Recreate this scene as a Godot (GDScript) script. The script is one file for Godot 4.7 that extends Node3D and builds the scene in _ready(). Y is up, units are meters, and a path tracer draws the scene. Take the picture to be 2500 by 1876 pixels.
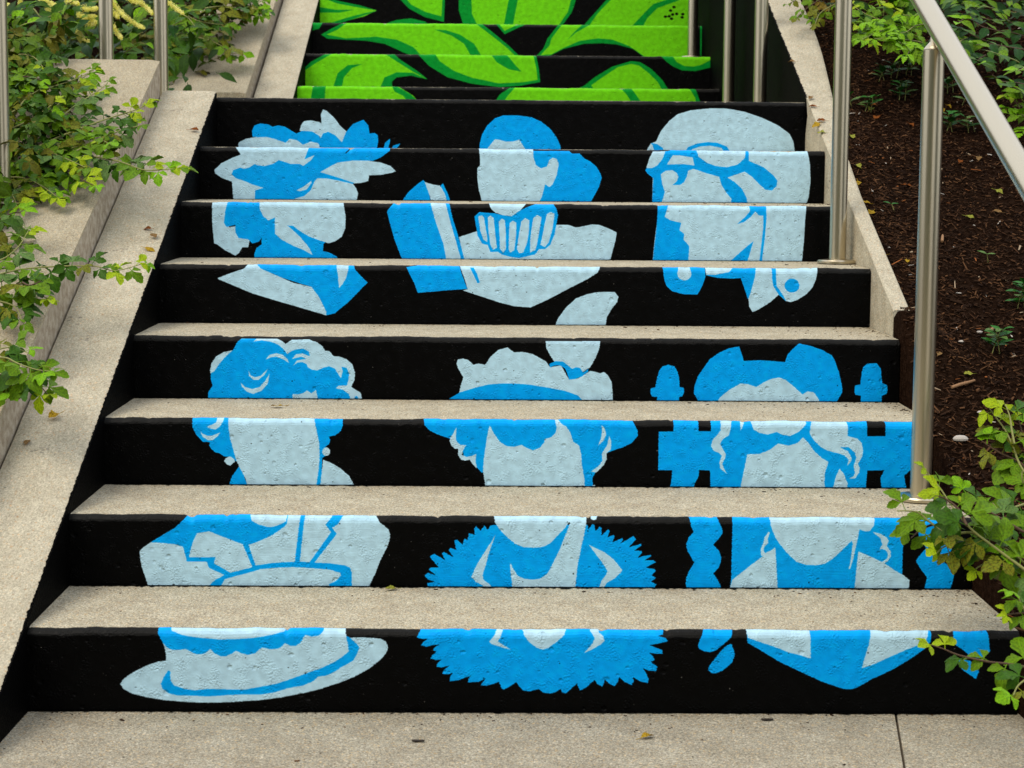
extends Node3D
# A painted concrete stair between sloping cheek walls. Units are metres, y up; the stair climbs towards -z, its left edge is x = 0.

const W := 1.9543
const SLOPE := 0.4494
const RISERS := { # left x, right x, bottom y, nosing y, front z
	"R1": [0.0000, 1.9543, 0.0000, 0.1650, 0.0000],
	"R2": [0.0000, 1.9543, 0.1715, 0.3256, -0.3703],
	"R3": [0.0000, 1.9543, 0.3323, 0.4895, -0.7499],
	"R4": [0.0000, 1.9543, 0.4960, 0.6554, -1.1199],
	"R5": [0.0000, 1.9543, 0.6620, 0.8227, -1.4996],
	"R6": [0.0000, 1.9543, 0.8291, 0.9918, -1.8628],
	"R7": [0.0000, 1.9543, 0.9984, 1.1612, -2.2348],
	"R8": [0.0000, 1.9543, 1.1676, 1.3325, -2.6026],
	"U1": [0.0300, 1.9550, 1.3450, 1.5070, -4.9000],
	"U2": [0.0300, 1.9550, 1.5130, 1.6810, -5.2700],
	"U3": [0.0300, 1.9550, 1.6870, 1.8600, -5.6400],
	"U4": [0.0300, 1.9550, 1.8660, 2.0370, -6.0100],
	"U5": [0.0300, 1.9550, 2.0430, 2.2140, -6.3800],
	"U6": [0.0300, 1.9550, 2.2200, 2.3900, -6.7500],
	"U7": [0.0300, 1.9550, 2.3960, 2.5660, -7.1200],
	"U8": [0.0300, 1.9550, 2.5720, 2.7420, -7.4900],
	"U9": [0.0300, 1.9550, 2.7480, 2.9180, -7.8600],
}
const K := Color8(5, 5, 5)
const L := Color8(186, 225, 243)
const B := Color8(0, 168, 255)
const G := Color8(112, 214, 22)
const D := Color8(6, 148, 48)
const PX_MM := 1.048
const SS := 2

var rng := RandomNumberGenerator.new()
var noise := FastNoiseLite.new()
var M := {}
var canvases := {}
var used_names := {}

var upper_left_sprigs := [
	[1.0, "path", [-0.594,1.274,-1.934,-0.551,1.288,-1.988,-0.443,1.328,-2.098,-0.375,1.364,-2.201,-0.339,1.397,-2.295]],
	[1.0, "path", [-0.465,1.150,-1.791,-0.440,1.190,-1.871,-0.407,1.248,-1.991,-0.385,1.317,-2.136,-0.361,1.371,-2.248,-0.344,1.389,-2.279]],
	[1.0, "path", [-0.394,1.197,-1.851,-0.356,1.237,-1.919,-0.321,1.279,-1.989,-0.275,1.322,-2.062,-0.254,1.347,-2.096]],
	[1.0, "path", [-0.527,1.108,-1.742,-0.406,1.101,-1.699,-0.348,1.122,-1.719,-0.257,1.151,-1.757,-0.214,1.166,-1.764,-0.174,1.154,-1.710]],
	[1.0, "path", [-0.395,1.147,-1.807,-0.342,1.179,-1.855,-0.249,1.224,-1.933,-0.173,1.253,-1.975,-0.139,1.265,-1.979,-0.115,1.281,-1.993]],
	[1.0, "path", [-0.279,1.128,-1.719,-0.228,1.158,-1.760,-0.170,1.190,-1.801,-0.119,1.205,-1.808,-0.090,1.212,-1.796]],
	[1.0, "path", [-0.320,1.109,-1.722,-0.227,1.117,-1.718,-0.132,1.102,-1.662,-0.058,1.080,-1.591,0.000,1.080,-1.569,0.045,1.084,-1.555]],
	[1.0, "path", [-0.518,1.082,-1.706,-0.405,1.086,-1.693,-0.309,1.086,-1.672,-0.235,1.057,-1.585,-0.178,1.036,-1.515]],
	[1.0, "path", [-0.542,1.176,-1.804,-0.486,1.195,-1.819,-0.440,1.219,-1.844,-0.401,1.251,-1.887,-0.375,1.279,-1.922]],
	[1.0, "path", [-0.551,1.233,-1.841,-0.478,1.248,-1.847,-0.454,1.289,-1.907,-0.424,1.317,-1.941]],
	[1.0, "path", [-0.519,1.126,-1.715,-0.444,1.138,-1.736,-0.364,1.134,-1.723,-0.280,1.108,-1.659,-0.221,1.086,-1.604]],
	[1.0, "path", [-0.499,1.038,-1.608,-0.444,1.056,-1.644,-0.390,1.053,-1.631,-0.331,1.031,-1.577,-0.276,1.003,-1.509]],
	[1.0, "path", [-0.487,1.016,-1.560,-0.456,1.031,-1.592,-0.409,1.009,-1.545,-0.375,0.975,-1.468]],
	[1.0, "path", [-0.602,1.341,-2.037,-0.546,1.358,-2.061,-0.490,1.362,-2.055,-0.432,1.348,-2.009]],
	[1.0, "path", [-0.609,1.373,-2.065,-0.578,1.415,-2.157,-0.547,1.438,-2.210,-0.499,1.429,-2.190,-0.452,1.393,-2.109]],
]
var middle_left_sprigs := [
	[1.0, "path", [-0.330,0.811,-0.947,-0.292,0.816,-0.966,-0.246,0.827,-0.999,-0.153,0.834,-1.022,-0.074,0.834,-1.030,-0.020,0.824,-1.015,0.041,0.841,-1.060]],
	[1.0, "path", [-0.313,0.773,-0.908,-0.283,0.783,-0.930,-0.228,0.793,-0.953,-0.192,0.774,-0.910,-0.157,0.761,-0.882]],
	[1.0, "path", [-0.320,0.844,-1.022,-0.292,0.855,-1.024,-0.269,0.883,-1.065,-0.260,0.919,-1.122]],
	[1.0, "path", [-0.380,0.935,-1.225,-0.355,0.951,-1.244,-0.330,0.962,-1.255,-0.305,0.964,-1.245]],
	[1.0, "path", [-0.290,0.757,-0.873,-0.254,0.751,-0.873,-0.226,0.738,-0.859,-0.201,0.709,-0.810]],
	[1.0, "path", [-0.226,0.798,-0.920,-0.200,0.793,-0.885,-0.172,0.804,-0.887]],
]
var lower_left_sprigs := [
	[1.0, "path", [-0.224,0.653,-0.597,-0.203,0.662,-0.616,-0.174,0.665,-0.623,-0.135,0.654,-0.598]],
	[1.0, "path", [-0.203,0.648,-0.542,-0.169,0.649,-0.537,-0.136,0.639,-0.509,-0.087,0.628,-0.481,-0.046,0.626,-0.470]],
	[1.0, "path", [-0.170,0.640,-0.567,-0.135,0.622,-0.543,-0.088,0.594,-0.495,-0.057,0.572,-0.461]],
	[1.0, "path", [-0.206,0.611,-0.548,-0.183,0.607,-0.561,-0.160,0.592,-0.549,-0.143,0.568,-0.519]],
]
var right_front_sprigs := [
	[1.15, "path", [1.971,0.282,0.096,1.931,0.310,0.084,1.883,0.345,0.059,1.841,0.377,0.040,1.813,0.411,0.017,1.790,0.451,-0.021,1.767,0.479,-0.031]],
	[1.15, "path", [1.877,0.349,0.035,1.847,0.368,0.019,1.795,0.370,0.042,1.763,0.389,0.026,1.739,0.407,0.013,1.697,0.412,0.029]],
	[1.15, "path", [1.963,0.360,-0.032,1.927,0.381,-0.036,1.894,0.400,-0.033,1.864,0.417,-0.026,1.846,0.437,-0.027]],
	[1.15, "path", [1.976,0.285,0.045,1.946,0.312,0.028,1.921,0.332,0.028,1.890,0.349,0.035]],
	[1.1, "path", [1.907,0.331,0.009,1.878,0.343,-0.000,1.839,0.346,0.008,1.794,0.344,0.031,1.768,0.336,0.063]],
	[1.15, "path", [1.949,0.294,0.025,1.932,0.311,0.001,1.883,0.310,0.018,1.848,0.303,0.049]],
	[1.15, "path", [1.999,0.395,-0.157,1.969,0.394,-0.124,1.933,0.392,-0.091,1.917,0.408,-0.095]],
	[1.15, "path", [1.821,0.392,0.074,1.812,0.418,0.046,1.790,0.436,0.035,1.771,0.444,0.046]],
	[1.05, "path", [1.780,0.376,-0.025,1.767,0.373,-0.017,1.748,0.366,-0.003,1.728,0.357,0.019]],
]
var right_middle_sprigs := [
	[1.1, "path", [2.071,0.416,-0.248,2.030,0.446,-0.270,2.021,0.494,-0.331,2.011,0.523,-0.351,1.994,0.548,-0.363,1.977,0.574,-0.375]],
	[1.1, "path", [2.046,0.444,-0.287,2.027,0.462,-0.299,1.991,0.479,-0.310,1.967,0.493,-0.313,1.950,0.505,-0.312]],
	[1.1, "path", [2.017,0.500,-0.301,2.017,0.526,-0.322,2.018,0.553,-0.344,2.012,0.578,-0.362]],
	[1.1, "path", [2.074,0.470,-0.345,2.059,0.500,-0.375,2.056,0.523,-0.389,2.051,0.540,-0.390]],
	[1.1, "path", [2.042,0.419,-0.231,2.011,0.432,-0.206,2.007,0.456,-0.204]],
]
var right_bottom_sprigs := [
	[1.1, "path", [1.941,0.152,0.252,1.887,0.162,0.252,1.852,0.169,0.258,1.816,0.175,0.267,1.764,0.186,0.264,1.736,0.197,0.262,1.711,0.206,0.266]],
	[0.95, "path", [1.988,0.246,0.087,1.929,0.236,0.154,1.908,0.256,0.154,1.899,0.274,0.158,1.883,0.286,0.177]],
	[0.95, "path", [1.944,0.226,0.153,1.920,0.238,0.150,1.891,0.241,0.165,1.873,0.243,0.183]],
	[1.3, "path", [1.928,0.153,0.293,1.887,0.156,0.303,1.855,0.149,0.332,1.836,0.140,0.367]],
]
var slab_left_sprigs := [
	[1.0, "path", [-0.628,1.861,-5.020,-0.531,1.890,-5.112,-0.410,1.914,-5.195,-0.268,1.940,-5.279,-0.148,1.950,-5.329]],
	[1.0, "path", [-0.597,1.785,-4.895,-0.491,1.803,-4.980,-0.361,1.845,-5.118,-0.260,1.869,-5.215,-0.196,1.895,-5.317]],
	[1.0, "path", [-0.571,1.740,-4.795,-0.481,1.723,-4.802,-0.372,1.706,-4.810,-0.295,1.674,-4.782,-0.255,1.639,-4.750,-0.190,1.649,-4.814]],
	[1.0, "path", [-0.568,1.689,-4.726,-0.513,1.684,-4.775,-0.430,1.680,-4.825,-0.375,1.653,-4.825]],
	[1.0, "path", [-0.562,1.632,-4.689,-0.533,1.614,-4.678,-0.504,1.617,-4.714,-0.486,1.630,-4.774]],
	[1.0, "path", [-0.546,1.594,-4.648,-0.525,1.587,-4.677,-0.497,1.563,-4.670]],
	[1.0, "path", [-0.525,1.856,-4.965,-0.426,1.798,-4.925,-0.324,1.787,-4.988,-0.274,1.797,-5.101]],
	[1.0, "path", [-0.593,1.919,-5.037,-0.504,1.954,-5.189,-0.370,1.979,-5.316,-0.255,1.953,-5.330,-0.147,1.877,-5.234]],
	[1.0, "path", [-0.370,1.791,-5.043,-0.292,1.841,-5.169,-0.229,1.880,-5.270,-0.145,1.846,-5.210]],
	[1.0, "path", [-0.554,1.815,-4.917,-0.498,1.778,-4.909,-0.442,1.741,-4.902,-0.415,1.682,-4.844]],
	[1.0, "path", [-0.413,1.869,-5.083,-0.340,1.888,-5.169,-0.258,1.882,-5.201,-0.190,1.931,-5.354]],
	[1.0, "path", [-0.567,1.738,-4.880,-0.512,1.702,-4.877,-0.471,1.654,-4.850]],
]
var top_right_light_sprigs := [
	[1.0, "path", [2.428,1.629,-2.991,2.334,1.630,-2.948,2.270,1.631,-2.906,2.213,1.649,-2.901,2.171,1.679,-2.924]],
	[1.0, "path", [2.407,1.588,-2.900,2.340,1.613,-2.910,2.265,1.607,-2.853,2.190,1.588,-2.766,2.141,1.591,-2.727]],
	[1.0, "path", [2.397,1.568,-2.855,2.321,1.589,-2.857,2.271,1.597,-2.830,2.207,1.572,-2.729,2.136,1.540,-2.615]],
	[1.0, "path", [2.398,1.542,-2.797,2.351,1.550,-2.770,2.287,1.551,-2.728,2.229,1.549,-2.679,2.182,1.544,-2.624]],
	[1.0, "path", [2.442,1.629,-2.991,2.377,1.612,-2.893,2.322,1.581,-2.765,2.280,1.568,-2.676]],
	[1.0, "path", [2.378,1.529,-2.767,2.345,1.535,-2.723,2.297,1.529,-2.649,2.257,1.529,-2.590]],
	[1.0, "path", [2.402,1.692,-3.131,2.347,1.688,-3.062,2.305,1.697,-3.024,2.281,1.710,-2.993]],
	[1.0, "path", [2.374,1.522,-2.753,2.334,1.523,-2.694,2.295,1.504,-2.593,2.265,1.486,-2.493]],
	[1.0, "path", [2.304,1.663,-3.066,2.306,1.684,-3.053,2.322,1.697,-3.024,2.328,1.704,-2.979]],
	[1.0, "path", [2.355,1.629,-2.989,2.349,1.656,-2.991,2.351,1.677,-2.978,2.361,1.697,-2.964]],
	[1.0, "path", [2.254,1.614,-2.956,2.222,1.617,-2.874,2.183,1.613,-2.776]],
	[1.0, "path", [2.449,1.671,-3.085,2.385,1.653,-2.954,2.325,1.645,-2.847]],
]
var top_right_dark_sprigs := [
	[1.0, "path", [2.675,1.433,-2.487,2.620,1.462,-2.478,2.558,1.479,-2.442,2.492,1.490,-2.391]],
	[1.0, "path", [2.754,1.558,-2.766,2.682,1.578,-2.754,2.615,1.581,-2.705,2.544,1.600,-2.692,2.520,1.656,-2.762]],
	[1.0, "path", [2.818,1.660,-2.993,2.717,1.667,-2.935,2.643,1.671,-2.868,2.573,1.678,-2.809]],
	[1.0, "path", [2.724,1.510,-2.659,2.627,1.518,-2.602,2.544,1.522,-2.537,2.469,1.511,-2.438]],
	[1.0, "path", [2.638,1.374,-2.356,2.571,1.382,-2.301,2.500,1.382,-2.226,2.460,1.399,-2.189]],
	[1.0, "path", [2.785,1.608,-2.878,2.727,1.616,-2.821,2.664,1.613,-2.741,2.630,1.637,-2.720]],
	[1.0, "path", [2.626,1.525,-2.692,2.543,1.555,-2.685,2.484,1.579,-2.663,2.437,1.576,-2.584]],
	[1.0, "path", [2.723,1.642,-2.952,2.628,1.632,-2.856,2.544,1.639,-2.797,2.463,1.599,-2.635]],
	[1.0, "path", [2.612,1.331,-2.261,2.554,1.352,-2.195,2.489,1.357,-2.097]],
	[1.0, "path", [2.849,1.710,-3.104,2.769,1.702,-2.974,2.690,1.693,-2.843]],
	[1.0, "path", [2.554,1.493,-2.620,2.482,1.464,-2.444,2.440,1.433,-2.265]],
	[1.0, "path", [2.541,1.563,-2.776,2.466,1.538,-2.609,2.408,1.489,-2.389]],
	[1.0, "path", [2.702,1.475,-2.582,2.613,1.435,-2.381,2.548,1.414,-2.222]],
	[1.0, "path", [2.570,1.718,-3.121,2.555,1.692,-2.953,2.528,1.646,-2.740]],
	[1.0, "path", [2.551,1.736,-3.162,2.549,1.706,-2.984,2.540,1.677,-2.808]],
]
var top_right_light2_sprigs := [
	[1.0, "path", [2.605,1.269,-2.233,2.570,1.293,-2.243,2.555,1.318,-2.254,2.528,1.343,-2.265]],
	[1.0, "path", [2.610,1.296,-2.294,2.570,1.311,-2.261,2.543,1.332,-2.241]],
	[1.0, "path", [2.576,1.242,-2.173,2.559,1.265,-2.159,2.533,1.275,-2.114]],
]
var strip_top_sprigs := [
	[0.9, "path", [2.176,1.772,-3.309,2.106,1.736,-3.250,2.052,1.700,-3.193,2.003,1.656,-3.117]],
	[0.9, "path", [2.190,1.734,-3.223,2.121,1.698,-3.166,2.086,1.672,-3.132,2.059,1.629,-3.058]],
	[0.9, "path", [2.119,1.781,-3.330,2.055,1.756,-3.307,1.996,1.721,-3.263]],
	[0.9, "path", [2.206,1.773,-3.310,2.146,1.719,-3.223,2.124,1.676,-3.161]],
]
var clethra_sprigs := [
	[1.0, "path", [-0.809,1.524,-2.850,-0.737,1.535,-2.810,-0.682,1.575,-2.770,-0.628,1.585,-2.730]],
	[1.0, "path", [-0.810,1.485,-2.850,-0.720,1.491,-2.810,-0.666,1.497,-2.770,-0.599,1.525,-2.730]],
	[1.0, "path", [-0.740,1.630,-2.900,-0.668,1.645,-2.860,-0.619,1.606,-2.820,-0.543,1.629,-2.780]],
	[1.0, "path", [-0.664,1.486,-2.850,-0.618,1.514,-2.810,-0.564,1.563,-2.770,-0.524,1.581,-2.730]],
	[1.0, "path", [-0.573,1.544,-2.900,-0.536,1.567,-2.860,-0.501,1.590,-2.820]],
	[1.0, "path", [-0.567,1.514,-3.200,-0.539,1.552,-3.160,-0.502,1.608,-3.120,-0.466,1.641,-3.080]],
	[1.0, "path", [-0.474,1.514,-3.200,-0.437,1.548,-3.160,-0.383,1.568,-3.120,-0.329,1.584,-3.080]],
	[1.0, "path", [-0.436,1.502,-3.150,-0.381,1.527,-3.110,-0.346,1.546,-3.070,-0.307,1.539,-3.030]],
	[1.0, "path", [-0.398,1.571,-3.200,-0.367,1.622,-3.160,-0.327,1.637,-3.120]],
	[1.0, "path", [-0.517,1.552,-3.100,-0.535,1.589,-3.060,-0.562,1.635,-3.020]],
	[1.0, "path", [-0.709,1.459,-2.850,-0.633,1.449,-2.810,-0.570,1.472,-2.770,-0.526,1.487,-2.730]],
	[1.0, "path", [-0.789,1.420,-2.800,-0.708,1.436,-2.760,-0.646,1.451,-2.720]],
	[1.0, "path", [-0.304,1.580,-3.300,-0.268,1.614,-3.260,-0.214,1.639,-3.220]],
	[1.0, "path", [-0.298,1.664,-3.300,-0.248,1.675,-3.260,-0.195,1.653,-3.220,-0.161,1.617,-3.180]],
	[1.0, "path", [-0.561,1.670,-3.100,-0.507,1.684,-3.060,-0.452,1.689,-3.020]],
	[1.0, "path", [-0.463,1.588,-3.200,-0.409,1.599,-3.160,-0.354,1.651,-3.120]],
	[1.0, "path", [-0.631,1.614,-3.000,-0.584,1.655,-2.960,-0.539,1.674,-2.920]],
	[1.0, "path", [-0.785,1.595,-2.900,-0.739,1.618,-2.860,-0.675,1.640,-2.820]],
	[1.0, "path", [-0.599,1.544,-2.900,-0.555,1.527,-2.860,-0.519,1.537,-2.820]],
]
var flower_paths := [
	[1.0, "path", [-0.729,1.697,-2.950,-0.740,1.658,-3.000,-0.732,1.618,-2.950]],
	[1.0, "path", [-0.634,1.658,-2.950,-0.641,1.637,-3.000,-0.627,1.607,-2.950]],
	[1.0, "path", [-0.658,1.685,-2.950,-0.638,1.677,-3.000,-0.600,1.659,-2.950]],
	[1.0, "path", [-0.568,1.677,-2.950,-0.557,1.680,-3.000,-0.526,1.668,-2.950]],
	[1.0, "path", [-0.520,1.622,-2.950,-0.499,1.620,-3.000,-0.466,1.607,-2.950]],
	[1.0, "path", [-0.510,1.655,-2.950,-0.494,1.654,-3.000,-0.461,1.655,-2.950]],
	[1.0, "path", [-0.529,1.633,-2.950,-0.513,1.629,-3.000,-0.468,1.627,-2.950]],
	[1.0, "path", [-0.415,1.691,-2.950,-0.404,1.661,-3.000,-0.363,1.625,-2.950,-0.341,1.606,-3.000,-0.302,1.588,-2.950]],
	[1.0, "path", [-0.412,1.596,-2.950,-0.405,1.576,-3.000,-0.379,1.552,-2.950]],
	[1.0, "path", [-0.416,1.645,-2.950,-0.413,1.641,-3.000,-0.389,1.623,-2.950]],
	[1.0, "path", [-0.335,1.688,-2.950,-0.308,1.671,-3.000,-0.270,1.637,-2.950]],
	[1.0, "path", [-0.227,1.684,-2.950,-0.204,1.667,-3.000,-0.164,1.638,-2.950]],
	[1.0, "path", [-0.547,1.581,-2.950,-0.536,1.564,-3.000,-0.493,1.541,-2.950]],
	[1.0, "path", [-0.806,1.666,-2.950,-0.797,1.671,-3.000,-0.764,1.659,-2.950]],
	[1.0, "path", [-0.258,1.695,-2.950,-0.245,1.689,-3.000,-0.218,1.673,-2.950]],
	[1.0, "path", [-0.511,1.606,-2.950,-0.499,1.604,-3.000,-0.469,1.602,-2.950]],
	[1.0, "path", [-0.357,1.696,-2.950,-0.353,1.688,-3.000,-0.321,1.674,-2.950]],
]

# ---------------------------------------------------------------- naming helpers
func numbered(called: String) -> String:
	var n: int = used_names.get(called, 0)
	used_names[called] = n + 1
	return called if n == 0 else "%s_%03d" % [called, n]

func tag(o: Node3D, label: String, category: String, group := "") -> void:
	o.set_meta("label", label)
	o.set_meta("category", category)
	if group != "":
		o.set_meta("group", group)

func thing(called: String, label: String, category: String, at := Vector3.ZERO, group := "") -> Node3D:
	var o := Node3D.new()
	o.name = numbered(called)
	o.position = at
	add_child(o, true)
	tag(o, label, category, group)
	return o

func structure(called: String, at := Vector3.ZERO) -> Node3D:
	var o := Node3D.new()
	o.name = numbered(called)
	o.position = at
	add_child(o, true)
	o.set_meta("kind", "structure")
	return o

var part_counts := {}

func piece(called: String, mesh: Mesh, material: Material, parent: Node3D, xf := Transform3D.IDENTITY) -> MeshInstance3D:
	var o := MeshInstance3D.new()
	o.mesh = mesh
	o.material_override = material
	o.transform = xf
	if parent == self:
		o.name = numbered(called)
	else:
		var key := str(parent.get_instance_id()) + called
		var k: int = part_counts.get(key, 0)
		part_counts[key] = k + 1
		o.name = called if k == 0 else "%s_%03d" % [called, k]
	parent.add_child(o, true)
	return o

# ---------------------------------------------------------------- mesh helpers
func finish(st: SurfaceTool) -> ArrayMesh:
	st.index()
	st.generate_normals()
	return st.commit()

func tri(st: SurfaceTool, a: Vector3, b: Vector3, c: Vector3) -> void:
	st.add_vertex(a)
	st.add_vertex(b)
	st.add_vertex(c)

func quad(st: SurfaceTool, a: Vector3, b: Vector3, c: Vector3, d: Vector3) -> void:
	tri(st, a, b, c)
	tri(st, a, c, d)

# a closed profile, given per station as points, swept through the stations; smooth along the sweep, creased across it
func sweep(stations: Array, uvs := [], caps := true) -> ArrayMesh:
	var st := SurfaceTool.new()
	st.begin(Mesh.PRIMITIVE_TRIANGLES)
	var n: int = stations[0].size()
	for j in n:
		st.set_smooth_group(j + 1)
		var j2 := (j + 1) % n
		for i in stations.size() - 1:
			var q := [[i, j], [i, j2], [i + 1, j2], [i + 1, j]]
			for t in [0, 1, 2, 0, 2, 3]:
				if uvs.size() > 0:
					st.set_uv(uvs[q[t][0]][q[t][1]])
				st.add_vertex(stations[q[t][0]][q[t][1]])
	if caps:
		st.set_smooth_group(-1)
		for e in [0, stations.size() - 1]:
			var flat := PackedVector2Array()
			var ring: Array = stations[e]
			for v: Vector3 in ring:
				flat.append(Vector2(v.z, v.y))
			var ids := Geometry2D.triangulate_polygon(flat)
			for k in range(0, ids.size(), 3):
				var a: Vector3 = ring[ids[k]]
				var b: Vector3 = ring[ids[k + 1]]
				var c: Vector3 = ring[ids[k + 2]]
				if uvs.size() > 0:
					st.set_uv(uvs[e][0])
				var want := Vector3(-1 if e == 0 else 1, 0, 0)
				if (b - a).cross(c - a).dot(want) > 0:
					tri(st, a, c, b)
				else:
					tri(st, a, b, c)
	return finish(st)

func tube(points: Array, radii: Array, sides := 6, capped := true) -> ArrayMesh:
	var st := SurfaceTool.new()
	st.begin(Mesh.PRIMITIVE_TRIANGLES)
	var rings := []
	var up := Vector3(0.31, 0.85, 0.42).normalized()
	for i in points.size():
		var p: Vector3 = points[i]
		var t: Vector3 = (points[mini(i + 1, points.size() - 1)] - points[maxi(i - 1, 0)]).normalized()
		var a := t.cross(up).normalized()
		if i > 0:
			up = a.cross(t).normalized()
			a = t.cross(up).normalized()
		var b := a.cross(t).normalized()
		var ring := []
		for k in sides:
			var f := TAU * k / sides
			ring.append(p + (a * cos(f) + b * sin(f)) * float(radii[mini(i, radii.size() - 1)]))
		rings.append(ring)
	for i in rings.size() - 1:
		for k in sides:
			var k2 := (k + 1) % sides
			quad(st, rings[i][k], rings[i + 1][k], rings[i + 1][k2], rings[i][k2])
	if capped:
		st.set_smooth_group(-1)
		for k in range(1, sides - 1):
			tri(st, rings[0][0], rings[0][k], rings[0][k + 1])
			var e: Array = rings[-1]
			tri(st, e[0], e[k + 1], e[k])
	return finish(st)

func lathe(profile: Array, sides := 32) -> ArrayMesh: # profile of Vector2(radius, height), from the bottom up
	var st := SurfaceTool.new()
	st.begin(Mesh.PRIMITIVE_TRIANGLES)
	for i in profile.size() - 1:
		var sharp: bool = true
		st.set_smooth_group(i + 1 if sharp else 0)
		for k in sides:
			var f := TAU * k / sides
			var g := TAU * (k + 1) / sides
			var p: Vector2 = profile[i]
			var q: Vector2 = profile[i + 1]
			quad(st, Vector3(cos(f) * p.x, p.y, sin(f) * p.x), Vector3(cos(f) * q.x, q.y, sin(f) * q.x), Vector3(cos(g) * q.x, q.y, sin(g) * q.x), Vector3(cos(g) * p.x, p.y, sin(g) * p.x))
	return finish(st)

func sheet(nu: int, nv: int, f: Callable) -> ArrayMesh: # f(u, v) -> Vector3; u runs right, v runs away or up
	var st := SurfaceTool.new()
	st.begin(Mesh.PRIMITIVE_TRIANGLES)
	var g := []
	for j in nv + 1:
		var row := []
		for i in nu + 1:
			row.append(f.call(float(i) / nu, float(j) / nv))
		g.append(row)
	for j in nv:
		for i in nu:
			quad(st, g[j][i], g[j + 1][i], g[j + 1][i + 1], g[j][i + 1])
	return finish(st)

func bezier_path(flat: Array) -> Array: # Catmull-Rom through a flat list of coordinates
	var p := []
	for i in range(0, flat.size(), 3):
		p.append(Vector3(flat[i], flat[i + 1], flat[i + 2]))
	var out := []
	for i in p.size() - 1:
		var a: Vector3 = p[maxi(i - 1, 0)]
		var b: Vector3 = p[i]
		var c: Vector3 = p[i + 1]
		var d: Vector3 = p[mini(i + 2, p.size() - 1)]
		for k in 4:
			out.append(b.cubic_interpolate(c, a, d, k / 4.0))
	out.append(p[-1])
	return out

# ---------------------------------------------------------------- textures and materials
func noise_image(w: int, h: int, frequency: float, sd: int, octaves := 3, kind := FastNoiseLite.TYPE_SIMPLEX_SMOOTH) -> Image:
	var n := FastNoiseLite.new()
	n.noise_type = kind
	n.frequency = frequency
	n.seed = sd
	n.fractal_octaves = octaves
	return n.get_seamless_image(w, h, false, false, 0.12)

func tex(im: Image) -> ImageTexture:
	return ImageTexture.create_from_image(im)

func grit(size: int, base: Color, spread: float, grains: int, palette: Array, sd: int, spots := 0) -> Image: # sand-finished concrete
	var r := RandomNumberGenerator.new()
	r.seed = sd
	var bytes := PackedByteArray()
	bytes.resize(size * size * 3)
	for i in size * size:
		var k := 1.0 + spread * (r.randf() + r.randf() - 1.0)
		bytes[i * 3] = clampi(int(base.r8 * k), 0, 255)
		bytes[i * 3 + 1] = clampi(int(base.g8 * k), 0, 255)
		bytes[i * 3 + 2] = clampi(int(base.b8 * k), 0, 255)
	var im := Image.create_from_data(size, size, false, Image.FORMAT_RGB8, bytes)
	for i in grains:
		var c: Color = palette[r.randi() % palette.size()]
		var k := r.randf_range(0.85, 1.15)
		c = Color(c.r * k, c.g * k, c.b * k)
		var s := r.randi_range(1, 2)
		im.fill_rect(Rect2i(r.randi() % size, r.randi() % size, s, maxi(1, s - r.randi() % 2)), c)
	for i in spots: # clusters of darker exposed stones
		var cx := r.randi() % size
		var cy := r.randi() % size
		for e in r.randi_range(3, 14):
			var s := r.randi_range(1, 3)
			var k := r.randf_range(0.5, 0.85)
			im.fill_rect(Rect2i(cx + r.randi_range(-22, 22), cy + r.randi_range(-10, 10), s + r.randi() % 3, s), Color(base.r * k, base.g * k, base.b * k * 1.05))
	return im

func blotches(sd: int, low: float, high: float, frequency: float, warm := 0.0) -> ImageTexture: # a multiplying layer of broad stains
	var im := noise_image(512, 512, frequency, sd, 5)
	im.convert(Image.FORMAT_RGB8)
	for y in 512:
		for x in 512:
			var v := im.get_pixel(x, y).r
			v = clampf((v - 0.5) * 1.7 + 0.5, 0.0, 1.0)
			var k := lerpf(low, high, v)
			im.set_pixel(x, y, Color(k, k * (1.0 - warm * (1.0 - v)), k * (1.0 - 2.0 * warm * (1.0 - v))))
	return tex(im)

func plain(color: Color, rough: float, metal := 0.0) -> StandardMaterial3D:
	var m := StandardMaterial3D.new()
	m.albedo_color = color
	m.roughness = rough
	m.metallic = metal
	return m

func concrete(grit_im: Image, tile: float, stain: Texture2D, stain_tile: float, bump: Texture2D, bump_scale: float, tint := Color.WHITE) -> StandardMaterial3D:
	var m := StandardMaterial3D.new()
	m.albedo_color = tint
	m.albedo_texture = tex(grit_im)
	m.uv1_triplanar = true
	m.uv1_world_triplanar = true
	m.uv1_scale = Vector3.ONE / tile
	m.roughness = 0.93
	m.metallic_specular = 0.12
	m.heightmap_enabled = true
	m.heightmap_texture = bump
	m.heightmap_scale = bump_scale
	m.detail_enabled = true
	m.detail_albedo = stain
	m.detail_blend_mode = BaseMaterial3D.BLEND_MODE_MUL
	m.detail_uv_layer = BaseMaterial3D.DETAIL_UV_2
	m.uv2_triplanar = true
	m.uv2_world_triplanar = true
	m.uv2_scale = Vector3.ONE / stain_tile
	return m

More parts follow.
